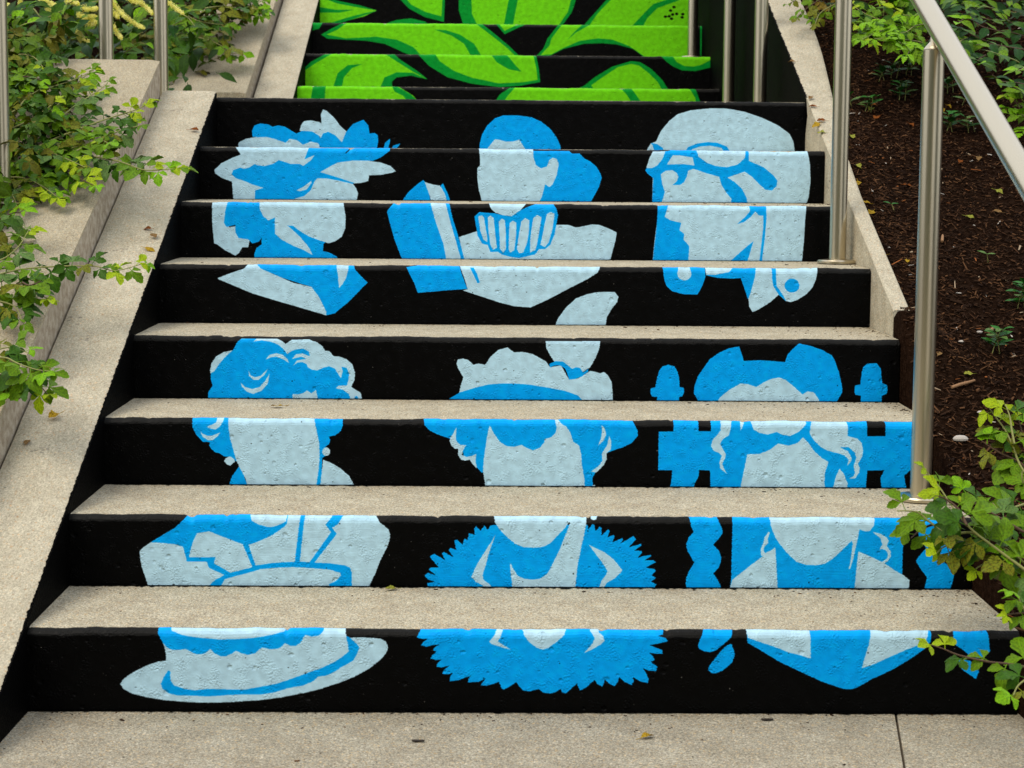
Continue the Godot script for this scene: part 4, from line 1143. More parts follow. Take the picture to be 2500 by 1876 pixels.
func _ready() -> void:
	# camera, sky, light, exposure
	var cam := Camera3D.new()
	cam.name = "camera"
	add_child(cam)
	cam.position = Vector3(0.8974, 1.0139, 3.5256)
	cam.basis = Basis(Vector3.UP, -0.01423) * Basis(Vector3.RIGHT, -0.10223) * Basis(Vector3.BACK, 0.00727)
	cam.far = 400.0
	var at := CameraAttributesPhysical.new()
	at.frustum_focal_length = 57.1540
	at.frustum_focus_distance = 4.6
	at.exposure_aperture = 9.0
	at.frustum_near = 0.05
	at.frustum_far = 400.0
	cam.attributes = at
	cam.fov = 23.7151
	cam.current = true
	var we := WorldEnvironment.new()
	we.name = "world_environment"
	var env := Environment.new()
	env.background_mode = Environment.BG_SKY
	env.tonemap_mode = Environment.TONE_MAPPER_LINEAR
	env.tonemap_exposure = 1.55
	env.sdfgi_enabled = true
	env.ssao_enabled = true
	env.ssil_enabled = true
	var sky := Sky.new()
	var sm := ProceduralSkyMaterial.new()
	sm.sky_top_color = Color(0.86, 0.88, 0.92)
	sm.sky_horizon_color = Color(0.80, 0.81, 0.80)
	sm.sky_curve = 0.2
	sm.ground_bottom_color = Color(0.30, 0.28, 0.24)
	sm.ground_horizon_color = Color(0.50, 0.49, 0.45)
	sm.sun_angle_max = 40.0
	sky.sky_material = sm
	env.sky = sky
	we.environment = env
	add_child(we)
	var sun := DirectionalLight3D.new()
	sun.name = "sun"
	sun.light_color = Color(1.0, 0.965, 0.92)
	sun.light_energy = 0.42
	sun.light_angular_distance = 32.0
	sun.shadow_enabled = true
	sun.rotation_degrees = Vector3(-54, -52, 0)
	add_child(sun)

	rng.seed = 20240
	noise.seed = 77
	noise.frequency = 0.06
	make_materials()
	M.sand = plain(Color8(92, 80, 64), 0.95)
	M.leaf_mass = leafy(Color.WHITE, leaf_image(0.14, 0.2, 47))
	M.leaf_mass.vertex_color_use_as_albedo = true
	M.leaf_mass.backlight = Color8(36, 48, 14)

	# the setting
	var far_ground := structure("ground")
	piece("ground_sheet", sheet(8, 8, func(u: float, v: float) -> Vector3: return Vector3(lerpf(-160, 160, u), -0.12, lerpf(160, -160, v))), M.soil, far_ground)
	var pave := structure("pavement")
	var joints := [-3.6, -1.95, -0.25, 1.712, 3.5, 5.3]
	for i in joints.size() - 1:
		for j in 7:
			var a: float = joints[i] + 0.0025
			var b: float = joints[i + 1] - 0.0025
			var za := 0.02 - (0.0 if j > 0 else 0.5) + j * 1.75
			var zb := 0.02 + (j + 1) * 1.75 - 0.008
			var ring_of := func(x: float) -> Array:
				var c := 0.004
				var jog := 0.0022 * noise.get_noise_2d(x * 80.0, j * 9.0)
				return [Vector3(x, -0.1, zb), Vector3(x, -c, zb), Vector3(x, jog * 0.3, zb - c), Vector3(x, 0.0, lerpf(zb, za, 0.5)), Vector3(x, jog * 0.3, za + c), Vector3(x, -c, za), Vector3(x, -0.1, za)]
			var st := []
			for k in 25:
				var section: Array = ring_of.call(lerpf(a, b, k / 24.0))
				for e in section.size():
					var v: Vector3 = section[e]
					v.x -= 0.176 * v.z * (1.0 if j == 0 else 0.0) * maxf(0.0, 1.0 - absf(v.x - 1.712) / 1.7)
					section[e] = v
				st.append(section)
			piece("pavement_slab", sweep(st), M.pavement, pave)
	piece("joint_sand", sheet(4, 4, func(u: float, v: float) -> Vector3: return Vector3(lerpf(-3.6, 5.3, u), -0.009, lerpf(12.2, 0.03, v))), M.sand, pave)
	var landing := structure("landing")
	var lst := []
	for k in 41:
		var x := lerpf(-0.62, W, k / 40.0)
		lst.append([Vector3(x, 1.1, -2.6195), Vector3(x, 1.3325, -2.6195), Vector3(x, 1.3395, -3.7), Vector3(x, 1.345, -4.91), Vector3(x, 1.1, -4.91)])
	piece("landing_slab", sweep(lst), M.tread, landing)
	var terrace := structure("terrace")
	var tst := []
	for k in 21:
		var x := lerpf(-14.0, 14.0, k / 20.0)
		tst.append([Vector3(x, 2.6, -7.8765), Vector3(x, 2.918, -7.8765), Vector3(x, 3.0, -30.0), Vector3(x, 2.6, -30.0)])
	piece("terrace_slab", sweep(tst), M.tread, terrace)
	var bed := structure("mulch_bed")
	piece("mulch", sheet(90, 150, func(u: float, v: float) -> Vector3:
		var x := lerpf(1.9575, 3.8, maxf(0.0, u - 1.0 / 90.0) * 90.0 / 89.0)
		var z := lerpf(0.34, -4.6, v)
		return Vector3(x, right_ground(x, z) - (0.3 if u == 0.0 else 0.0), z)), M.soil, bed)
	piece("upper_slope", sheet(40, 40, func(u: float, v: float) -> Vector3:
		var x := lerpf(2.0, 14.0, u)
		var z := lerpf(-4.6, -16.0, v)
		return Vector3(x, right_ground(x, z), z)), M.soil, bed)
	piece("side_slope", sheet(40, 40, func(u: float, v: float) -> Vector3:
		var x := lerpf(3.8, 14.0, u)
		var z := lerpf(0.34, -4.6, v)
		return Vector3(x, right_ground(x, z), z)), M.soil, bed)
	var lbed := structure("planting_bed")
	piece("soil", sheet(60, 140, func(u: float, v: float) -> Vector3:
		var x := lerpf(-14.0, -0.52, sqrt(u))
		var z := lerpf(0.6, -16.0, v)
		return Vector3(x, left_ground(x, z), z)), M.soil, lbed)

	added_hedge("added dark foliage mass out of view for the steel to reflect, on the left", -11.0, 2.6, 8.2, 4.2)
	added_hedge("added dark foliage mass out of view for the steel to reflect, on the right", 8.0, 15.0, 7.0, 4.0)

	# the mural
	start_canvases()
	draw_mural()
	var about := {
		"R1": "lowest riser, painted with a hat, a feather boa and a pointed collar", "R2": "second riser, painted with shoulders, a boa and a chin over a checked collar", "R3": "third riser, painted with three faceless heads",
		"R4": "fourth riser, painted with curled hair, a flowered hat and a bow", "R5": "fifth riser, painted with a collar, the foot of a book and a feather", "R6": "sixth riser, painted with a ruffled collar and a bearded chin",
		"R7": "seventh riser, painted with an eyeless profile, a bun and spectacles", "R8": "top riser of the lower flight, painted with the crowns of three heads",
		"U1": "lowest green riser", "U2": "green riser with a long curling leaf", "U3": "green riser with a wave of leaf on the right", "U4": "green riser with black splashes at its right end", "U5": "", "U6": "", "U7": "", "U8": "", "U9": ""}
	var low := thing("staircase", "lower flight of eight black steps painted with blue faceless portraits", "stairs")
	var high := thing("staircase", "upper flight of black steps painted with green leaves, beyond the landing", "stairs")
	var order := ["R1", "R2", "R3", "R4", "R5", "R6", "R7", "R8"]
	var top := ["U1", "U2", "U3", "U4", "U5", "U6", "U7", "U8", "U9"]
	var sd := 100
	for r: String in order + top:
		sd += 1
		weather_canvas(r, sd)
		var im: Image = canvases[r]
		var m := StandardMaterial3D.new()
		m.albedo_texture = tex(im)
		m.roughness = 0.45
		m.metallic_specular = 0.17
		m.heightmap_enabled = true
		m.heightmap_texture = riser_bump(im.get_width(), im.get_height(), sd)
		m.heightmap_scale = 0.68
		m.texture_repeat = false
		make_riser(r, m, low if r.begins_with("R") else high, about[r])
	for i in 7:
		var a: Array = RISERS[order[i]]
		var b: Array = RISERS[order[i + 1]]
		make_tread(0.0005, W - 0.0005, a[4], a[3], b[4], b[2], low, float(hash(order[i]) % 97))
		ragged_film(low, "paint_edge", Vector3(0.002, b[2] + 0.0006, b[4] + 0.0015), Vector3(W - 0.002, b[2] + 0.0006, b[4] + 0.0015), Vector3(0, 0, 1), 0.003, 0.022, 40 + i)
	ragged_film(low, "paint_edge", Vector3(0.002, 0.0015, 0.002), Vector3(W - 0.002, 0.0015, 0.002), Vector3(0, 0, 1), 0.002, 0.012, 61)
	for i in 8:
		var a: Array = RISERS[top[i]]
		make_tread(0.0305, 1.9545, a[4], a[3], a[4] - 0.37, a[3] + 0.006, high, float(hash(top[i]) % 97))

	# walls beside the stair
	var narrow := func(_z: float) -> float: return 0.0
	var w1 := cheek("cheek_wall", "low sloping concrete kerb wall along the left of the blue steps", -0.178, narrow, 0.5, -2.61, 0.016, 0.5, M.cheek, lower_line, -0.001)
	painted_face(w1, 0.0002, 0.42, -2.60, 0.0125, lower_line)
	ragged_film(w1, "paint_edge", Vector3(-0.0006, lower_line(0.38) + 0.0165, 0.38), Vector3(-0.0006, lower_line(-2.6) + 0.0165, -2.6), Vector3(-1, 0, 0), 0.001, 0.005, 71, 0.0035)
	var w2 := cheek("cheek_wall", "low sloping concrete kerb wall left of the green steps", -0.146, narrow, -4.70, -9.0, 0.016, 0.6, M.cheek, upper_line, 0.029)
	painted_face(w2, 0.0302, -4.73, -8.9, 0.0125, upper_line)
	var flare := func(z: float) -> float: return 2.0 + 0.085 * smoothstep(-1.9, -3.3, z)
	var w3 := cheek("cheek_wall", "narrow sloping concrete wall between the steps and the mulch on the right", 1.956, flare, -1.215, -9.0, 0.016, 1.2, M.cheek, lower_line, 1.956)
	var pf := []
	for x in [1.9552, 1.9558]:
		pf.append([Vector3(x, 1.20, -2.62), Vector3(x, 1.20, -8.8), Vector3(x, lower_line(-8.8) + 0.008, -8.8), Vector3(x, lower_line(-2.60) + 0.008, -2.60), Vector3(x, 1.285, -2.575)])
	piece("painted_face", sweep(pf), M.black, w3)
	ragged_film(w3, "paint_edge", Vector3(1.9548, lower_line(-2.6) + 0.0165, -2.6), Vector3(1.9548, lower_line(-4.6) + 0.0165, -4.6), Vector3(1, 0, 0), 0.001, 0.008, 73, 0.0035)
	var wide := func(_z: float) -> float: return -0.1845
	var s1 := cheek("sloped_wall", "broad sloping concrete wall top under the trailing shrub, left of the blue steps", -0.553, wide, 0.75, -2.595, 0.122, 0.5, M.slab, lower_line, -0.1845)
	cast_face(s1, -0.1838, 0.7, -2.59, 0.1125, lower_line)
	var wide2 := func(_z: float) -> float: return -0.160
	var s2 := cheek("sloped_wall", "broad sloping concrete wall top left of the green steps with leaves lying over it", -0.525, wide2, -4.57, -9.0, 0.098, 0.6, M.slab, upper_line, -0.160)
	cast_face(s2, -0.1593, -4.575, -8.9, 0.089, upper_line)

	# handrails
	var hr := thing("handrail", "stainless steel handrail on two posts in the right of the blue steps", "handrail", Vector3(1.905, 0.33, -0.6))
	rail(hr, [Vector3(1.905, 0.50, 0.52), Vector3(1.905, 0.58, 0.62), Vector3(1.905, 0.68, 0.67), Vector3(1.905, 0.77, 0.65), Vector3(1.905, 0.8362, 0.55), Vector3(1.905, 1.101, 0.0), Vector3(1.905, 1.101 + 0.4815, -1.0), Vector3(1.905, 1.101 + 0.963, -2.0), Vector3(1.905, 2.16, -2.22), Vector3(1.905, 2.17, -2.35)])
	post(hr, Vector3(1.893, 0.331, -0.60), 1.347, 1.37)
	post(hr, Vector3(1.91, 0.829, -1.755), 1.875, 1.93)
	var hr2 := thing("handrail", "steel handrail on three posts on the landing, in front of the black wall", "handrail", Vector3(1.9, 1.34, -3.2))
	rail(hr2, [Vector3(1.9, 2.26, -2.75), Vector3(1.9, 2.28, -2.85), Vector3(1.9, 2.30, -4.2), Vector3(1.9, 2.36, -4.5), Vector3(1.9, 3.35, -6.6)])
	post(hr2, Vector3(1.893, 1.338, -3.23), 2.22, 2.28)
	post(hr2, Vector3(1.90, 1.342, -4.17), 2.22, 2.28)
	post(hr2, Vector3(1.885, 1.683, -5.42), 2.70, 2.79)
	var hr3 := thing("handrail", "steel handrail with two posts rising among the shrubs at the left", "handrail", Vector3(-0.43, 1.0, -1.6))
	rail(hr3, [Vector3(-0.44, 1.97, -1.3), Vector3(-0.437, 2.06, -1.5), Vector3(-0.39, 2.62, -2.74), Vector3(-0.388, 2.66, -2.95)])
	post(hr3, Vector3(-0.437, lower_line(-1.55) + 0.122, -1.55), 2.02, 2.07)
	post(hr3, Vector3(-0.385, 1.34, -2.72), 2.55, 2.60)
	var hr4 := thing("handrail", "slim steel rail with one post at the corner of the left wall top", "handrail", Vector3(-0.226, 1.34, -2.86))
	rail(hr4, [Vector3(-0.226, 2.26, -2.7), Vector3(-0.226, 2.28, -2.86), Vector3(-0.226, 2.29, -4.3)])
	post(hr4, Vector3(-0.226, 1.335, -2.86), 2.20, 2.27)

	build_plants()
	build_ground_cover()

func added_hedge(label: String, x0: float, x1: float, z: float, h: float) -> void:  # unseen bulk added behind the camera to darken steel reflections and risers
	var o := thing("added_hedge", label, "added_hedge", Vector3((x0 + x1) / 2.0, 0, z))
	var n := int((x1 - x0) * 6.0)
	piece("crown", sheet(n, 40, func(u: float, v: float) -> Vector3:
		var f := v * PI
		var x := lerpf(x0, x1, u)
		var lump := 1.0 + 0.16 * noise.get_noise_2d(x * 14.0, f * 22.0) + 0.1 * noise.get_noise_2d(x * 50.0, f * 80.0)
		return Vector3(x - o.position.x, maxf(0.0, sin(f)) * h * lump, -cos(f) * 1.3 * lump)), M.leaf_dark, o)

func painted_face(parent: Node3D, x: float, z0: float, z1: float, h: float, line: Callable) -> void:
	var st := []
	for e in [x, x + 0.0012]:
		var ring := []
		for k in 41:
			var z := lerpf(z0, z1, k / 40.0)
			ring.append(Vector3(e, line.call(z) + h + 0.003 * noise.get_noise_2d(z * 500.0, 3.0), z))
		for k in 41:
			var z := lerpf(z1, z0, k / 40.0)
			ring.append(Vector3(e, minf(maxf(line.call(z) - 0.34, -0.05), line.call(z) + h - 0.01), z))
		st.append(ring)
	piece("painted_face", sweep(st), M.black, parent)

func cast_face(parent: Node3D, x: float, z0: float, z1: float, h: float, line: Callable) -> void:
	# the smooth formed side below the chamfered edge of the wall
	var st := []
	for e in [x - 0.003, x]:
		var ring := []
		for k in 41:
			var z := lerpf(z0, z1, k / 40.0)
			ring.append(Vector3(e, line.call(z) + h - (0.004 if e == x else 0.0), z))
		ring.append(Vector3(e, line.call(z1) - 0.05, z1))
		ring.append(Vector3(e, line.call(z0) - 0.05, z0))
		st.append(ring)
	piece("formed_side", sweep(st), M.cast, parent)

func build_plants() -> void:
	var tri_meshes := []
	for i in 8:
		tri_meshes.append(trifoliate(rng.randf_range(0.25, 0.55)))
	var comp := []
	for i in 6:
		comp.append(compound(pick([3, 5, 5])))
	var oval := []
	for i in 6:
		oval.append(single(OVAL))
	for i in 4:
		seed_meshes.append(single(OVAL, 0.15))
	var old := ["leaf_mid", "leaf_mid", "leaf_deep", "leaf_deep", "leaf_olive", "leaf_mid", "leaf_blue", "leaf_mid", "leaf_deep", "leaf_olive"]
	var young := ["leaf_tip", "leaf_lime", "leaf_mid", "leaf_tip"]
	var a := plant("sumac_shrub", "large trailing shrub of lobed leaves over the top of the left wall", "shrub", Vector3(-0.62, 1.05, -1.7))
	grow(a, upper_left_sprigs, tri_meshes, 0.050, 0.018, old, young, 0.04, 0.0026)
	var spots := []
	for i in 620:
		var z := rng.randf_range(-1.15, -2.6)
		spots.append(Vector3(rng.randf_range(-1.0, lerpf(-0.36, -0.47, smoothstep(-1.9, -2.4, z))) , lower_line(z) + 0.13 + rng.randf_range(0.01, 0.16), z))
	understory(a, tri_meshes[0], spots, 0.05, [Color8(84, 116, 18), Color8(58, 94, 18), Color8(104, 106, 24)])
	a = plant("sumac_shrub", "trailing shrub whose long sprig reaches across the left kerb wall", "shrub", Vector3(-0.6, 0.7, -0.9))
	grow(a, middle_left_sprigs, tri_meshes, 0.046, 0.019, old, young, 0.1, 0.0022)
	a = plant("sumac_shrub", "small trailing sprigs of lobed leaves lowest on the left wall", "shrub", Vector3(-0.5, 0.5, -0.5))
	grow(a, lower_left_sprigs, tri_meshes, 0.046, 0.018, old, young, 0.15, 0.002)
	a = plant("sumac_shrub", "low shrub lying over the wall top beside the green steps", "shrub", Vector3(-0.7, 1.6, -5.0))
	grow(a, slab_left_sprigs, tri_meshes, 0.066, 0.032, ["leaf_mid", "leaf_deep", "leaf_olive", "leaf_deep", "leaf_olive"], ["leaf_mid", "leaf_lime", "leaf_deep"], 0.02, 0.003)
	spots = []
	for i in 520:
		var z := rng.randf_range(-4.7, -6.6)
		var x := rng.randf_range(-1.2, -0.30 + 0.06 * (-z - 4.7))
		spots.append(Vector3(x, upper_line(z) + rng.randf_range(0.08, 0.30), z))
	understory(a, tri_meshes[1], spots, 0.056, [Color8(80, 104, 22), Color8(98, 98, 28), Color8(60, 86, 22)])

	a = plant("flowering_shrub", "broad leaved shrub with drooping cream flower spikes at the upper left", "shrub", Vector3(-0.75, 1.37, -3.2))
	grow(a, clethra_sprigs, oval, 0.085, 0.034, ["leaf_deep", "leaf_mid", "leaf_mid", "leaf_dark", "leaf_deep"], ["leaf_mid", "leaf_lime", "leaf_deep"], 0.0, 0.003, 1.2)
	spots = []
	for i in 620:
		spots.append(Vector3(rng.randf_range(-1.5, -0.24), rng.randf_range(1.40, 2.35), rng.randf_range(-3.25, -4.5)))
	for i in 1500:
		var z := rng.randf_range(-3.0, -9.0)
		var x := rng.randf_range(-5.0, -0.75)
		spots.append(Vector3(x, left_ground(x, z) + rng.randf_range(0.02, 0.4), z))
	understory(a, oval[0], spots, 0.08, [Color8(54, 90, 22), Color8(70, 110, 24), Color8(38, 66, 20)])
	var k := 0
	for f in flower_paths:
		flower_spike(a, bezier_path(f[2]))
		k += 1

	a = plant("sumac_shrub", "low shrub with arching sprigs of lobed leaves in front of the nearest handrail post", "shrub", Vector3(2.02, 0.22, 0.05))
	grow(a, right_front_sprigs, tri_meshes, 0.043, 0.025, old, young, 0.0, 0.0026)
	a = plant("sumac_shrub", "yellow tipped sprigs over the mulch at the right edge", "shrub", Vector3(2.1, 0.35, -0.25))
	grow(a, right_middle_sprigs, tri_meshes, 0.043, 0.024, ["leaf_mid", "leaf_olive", "leaf_mid", "leaf_deep"], young, 0.0, 0.0024)
	a = plant("sumac_shrub", "single sprig of lobed leaves hanging in front of the lowest riser", "shrub", Vector3(2.0, 0.1, 0.25))
	grow(a, right_bottom_sprigs, tri_meshes, 0.042, 0.034, old, young, 0.0, 0.0024)

	a = plant("leafy_shrub", "bright green shrub of toothed leaflets behind the tall post at the upper right", "shrub", Vector3(2.45, 1.5, -3.0))
	grow(a, top_right_light_sprigs, comp, 0.055, 0.045, ["leaf_mid", "leaf_lime", "leaf_deep", "leaf_mid"], ["leaf_lime", "leaf_tip", "leaf_lime"], 0.1, 0.0022)
	a = plant("leafy_shrub", "dark glossy leaved shrub behind the sloping rail in the top right corner", "shrub", Vector3(2.75, 1.45, -2.6))
	grow(a, top_right_dark_sprigs, oval, 0.066, 0.036, ["leaf_deep", "leaf_dark", "leaf_mid", "leaf_dark", "leaf_blue"], ["leaf_mid", "leaf_deep", "leaf_lime"], 0.05, 0.0026)
	spots = []
	for i in 900:
		var x := rng.randf_range(2.12, 3.9)
		var z := rng.randf_range(-2.95, -4.6) + 0.5 * smoothstep(2.4, 2.8, x)
		spots.append(Vector3(x, lower_line(z) + rng.randf_range(0.0, 0.42), z))
	understory(a, oval[1], spots, 0.075, [Color8(44, 76, 22), Color8(58, 96, 24), Color8(32, 58, 20)])
	a = plant("leafy_shrub", "pale young shoots at the right edge below the sloping rail", "shrub", Vector3(2.62, 1.25, -2.2))
	grow(a, top_right_light2_sprigs, comp, 0.045, 0.04, ["leaf_lime", "leaf_mid"], ["leaf_tip", "leaf_lime"], 0.0, 0.002)
	a = plant("leafy_shrub", "olive tinged leaves drooping over the top of the right wall", "shrub", Vector3(2.15, 1.7, -3.3))
	grow(a, strip_top_sprigs, tri_meshes, 0.040, 0.034, ["leaf_olive", "leaf_mid", "leaf_rust"], ["leaf_olive", "leaf_mid"], 0.0, 0.0022)

func flower_spike(parent: Node3D, pts: Array) -> void: # a dense raceme of small cream florets
	var st := SurfaceTool.new()
	st.begin(Mesh.PRIMITIVE_TRIANGLES)
	st.set_smooth_group(-1)
	var n := pts.size()
	for i in n - 1:
		var a: Vector3 = (pts[i] as Vector3) - parent.position
		var b: Vector3 = (pts[i + 1] as Vector3) - parent.position
		var steps := maxi(2, int(a.distance_to(b) / 0.0016))
		for s in steps:
			var f := (i + float(s) / steps) / (n - 1)
			var p := a.lerp(b, float(s) / steps)
			var r := 0.0125 * (1.0 - 0.45 * f) * rng.randf_range(0.7, 1.1)
			for q in 3:
				var d := Vector3(rng.randf_range(-1, 1), rng.randf_range(-1, 1), rng.randf_range(-1, 1)).normalized()
				var c := p + d * r
				var u := d.cross(Vector3(0.3, 0.5, 0.8)).normalized() * 0.0021
				var w := u.cross(d).normalized() * 0.0021
				var tip := c + d * 0.0026
				tri(st, c + u, c + w, tip)
				tri(st, c + w, c - u, tip)
				tri(st, c - u, c - w, tip)
				tri(st, c - w, c + u, tip)
	for i in n - 1:
		var a: Vector3 = (pts[i] as Vector3) - parent.position
		var b: Vector3 = (pts[i + 1] as Vector3) - parent.position
		var s := (b - a).cross(Vector3(0.2, 0.3, 1)).normalized() * 0.005
		var u := s.cross(b - a).normalized() * 0.005
		for c in [[s, u], [u, -s], [-s, -u], [-u, s]]:
			quad(st, a + c[0], b + c[0], b + c[1], a + c[1])
	piece("flower_spike", finish(st), M.petal, parent)

func build_ground_cover() -> void:
	# shredded bark: countless, one mass
	var bm := BoxMesh.new()
	bm.size = Vector3.ONE
	var st := SurfaceTool.new()
	st.begin(Mesh.PRIMITIVE_TRIANGLES)
	st.set_smooth_group(-1)
	var ring := [[0.5, 0.0], [0.2, 0.5], [-0.4, 0.45], [-0.5, -0.1], [-0.1, -0.5], [0.35, -0.4]]
	for k in 6: # a splinter along x, with uneven ends
		var p: Array = ring[k]
		var q: Array = ring[(k + 1) % 6]
		quad(st, Vector3(-0.5 + 0.1 * p[0], p[0], p[1]), Vector3(0.5 - 0.22 * p[1], p[0] * 0.7, p[1] * 0.7), Vector3(0.5 - 0.22 * q[1], q[0] * 0.7, q[1] * 0.7), Vector3(-0.5 + 0.1 * q[0], q[0], q[1]))
	for k in range(1, 5):
		tri(st, Vector3(-0.5 + 0.1 * ring[0][0], ring[0][0], ring[0][1]), Vector3(-0.5 + 0.1 * ring[k + 1][0], ring[k + 1][0], ring[k + 1][1]), Vector3(-0.5 + 0.1 * ring[k][0], ring[k][0], ring[k][1]))
		tri(st, Vector3(0.5 - 0.22 * ring[0][1], ring[0][0] * 0.7, ring[0][1] * 0.7), Vector3(0.5 - 0.22 * ring[k][1], ring[k][0] * 0.7, ring[k][1] * 0.7), Vector3(0.5 - 0.22 * ring[k + 1][1], ring[k + 1][0] * 0.7, ring[k + 1][1] * 0.7))
	var chip := finish(st)
	var tones := [Color8(62, 42, 29), Color8(50, 35, 25), Color8(74, 51, 35), Color8(40, 29, 23), Color8(96, 68, 46), Color8(54, 39, 29), Color8(46, 33, 24)]
	var mm := MultiMesh.new()
	mm.transform_format = MultiMesh.TRANSFORM_3D
	mm.use_colors = true
	mm.mesh = chip
	mm.instance_count = 44000
	for i in mm.instance_count:
		var x := 1.962 + 1.5 * pow(rng.randf(), 1.15)
		var z := lerpf(0.2, -4.2, pow(rng.randf(), 0.9))
		if x < 2.012 + 0.085 * smoothstep(-1.9, -3.3, z) and z < -1.17:
			x += 0.1
		var len := rng.randf_range(0.004, 0.018) * (2.2 if rng.randf() < 0.08 else 1.0)
		var thick := rng.randf_range(0.001, 0.0032)
		var d := Vector3(rng.randf_range(-1, 1), 0, rng.randf_range(-1, 1)).normalized()
		var up := Vector3(rng.randf_range(-0.35, 0.35), 1, 0.42 + rng.randf_range(-0.35, 0.35)).normalized()
		d = (d - up * d.dot(up)).normalized()
		var s := up.cross(d)
		mm.set_instance_transform(i, Transform3D(Basis(d * len, up * thick, s * thick * rng.randf_range(1.0, 2.4)), Vector3(x, right_ground(x, z) + thick * 0.5 + rng.randf_range(0.0, 0.006), z)))
		var c: Color = pick(tones)
		if rng.randf() < 0.012:
			c = pick([Color8(170, 150, 124), Color8(200, 192, 180), Color8(150, 92, 52)])
		mm.set_instance_color(i, c.srgb_to_linear())
	var o := MultiMeshInstance3D.new()
	o.name = "bark_mulch"
	o.multimesh = mm
	o.material_override = M.chip
	add_child(o, true)
	tag(o, "dark brown shredded bark mulch over the slope right of the steps", "mulch")
	o.set_meta("kind", "stuff")

	# crumbs of soil and bark that have gathered on the treads and in their corners
	var gm := MultiMesh.new()
	gm.transform_format = MultiMesh.TRANSFORM_3D
	gm.use_colors = true
	gm.mesh = chip
	gm.instance_count = 1100
	var flights := ["R1", "R2", "R3", "R4", "R5", "R6"]
	for i in gm.instance_count:
		var t := rng.randi() % 7
		var x := W - 0.01 - 0.45 * pow(rng.randf(), 2.6)
		var f := 1.0 - 0.85 * pow(rng.randf(), 1.6)
		if rng.randf() < 0.45:
			x = rng.randf_range(0.03, W - 0.03)
			f = 1.0 - 0.25 * pow(rng.randf(), 2.0) if rng.randf() < 0.75 else rng.randf_range(0.1, 1.0)
		var at := Vector3.ZERO
		if t == 6:
			at = Vector3(rng.randf_range(-0.1, 2.1), 0.001, 0.012 + 0.12 * pow(rng.randf(), 3.0) if rng.randf() < 0.7 else rng.randf_range(0.02, 0.6))
		else:
			var a: Array = RISERS[flights[t]]
			var b: Array = RISERS["R%d" % (t + 2)]
			at = Vector3(x, lerpf(a[3], b[2], f) + 0.0008, lerpf(a[4] - 0.02, b[4] + 0.004, f))
		var s := rng.randf_range(0.0009, 0.0034) * (2.0 if rng.randf() < 0.06 else 1.0)
		gm.set_instance_transform(i, Transform3D(Basis(Vector3.UP, rng.randf() * TAU).scaled_local(Vector3(s * 1.6, s * 0.5, s)), at))
		gm.set_instance_color(i, (pick(tones) as Color).srgb_to_linear())
	var go := MultiMeshInstance3D.new()
	go.name = "grit"
	go.multimesh = gm
	go.material_override = M.chip
	add_child(go, true)
	tag(go, "dark crumbs of soil and bark scattered in the corners of the treads", "grit")
	go.set_meta("kind", "stuff")

	# leaves that have dropped
	for f in [[-0.042, 0.916, -1.621, "litter_rust", "curled brown leaf, upper of the pair on the left kerb wall"], [-0.035, 0.903, -1.592, "litter_tan", "curled tan leaf, lower of the pair on the left kerb wall"],
			[-0.041, 0.866, -1.514, "litter_yellow", "yellow leaf on the left kerb wall just below the brown pair"], [-0.092, 0.504, -0.707, "litter_yellow", "yellow brown leaf lying alone low on the left kerb wall"],
			[-0.141, 0.448, -0.582, "litter_tan", "tiny brown leaf scrap lowest on the left kerb wall"], [-0.040, 1.214, -2.287, "litter_rust", "reddish brown leaf highest on the left kerb wall"],
			[0.403, 0.498, -0.939, "litter_yellow", "yellow leaf on the step above the painted pearl earrings"], [0.708, 0.172, -0.345, "litter_green", "olive leaf at the back of the lowest tread"],
			[1.965, 1.486, -2.89, "litter_tan", "tan leaf highest on the right wall top"], [1.972, 1.350, -2.59, "litter_tan", "pale leaf on the right wall level with the landing edge"], [1.974, 1.312, -2.507, "litter_rust", "brown leaf on the right wall just below the landing edge"],
			[1.986, 1.262, -2.395, "litter_rust", "orange leaf on the right wall beside the tall post"], [1.967, 1.255, -2.38, "litter_yellow", "yellow leaf on the right wall next to the painted bald head"], [1.97, 1.222, -2.307, "litter_green", "green yellow leaf lowest on the right wall"],
			[1.192, 0.002, 0.179, "litter_yellow", "yellow leaf on the pavement in front of the steps"]]:
		fallen_leaf(Vector3(f[0], f[1], f[2]), f[4], M[f[3]], 0.03 if f[3] != "litter_yellow" else 0.034, "", 0.449 if (f[0] < 0 or f[0] > 1.9) else 0.02)
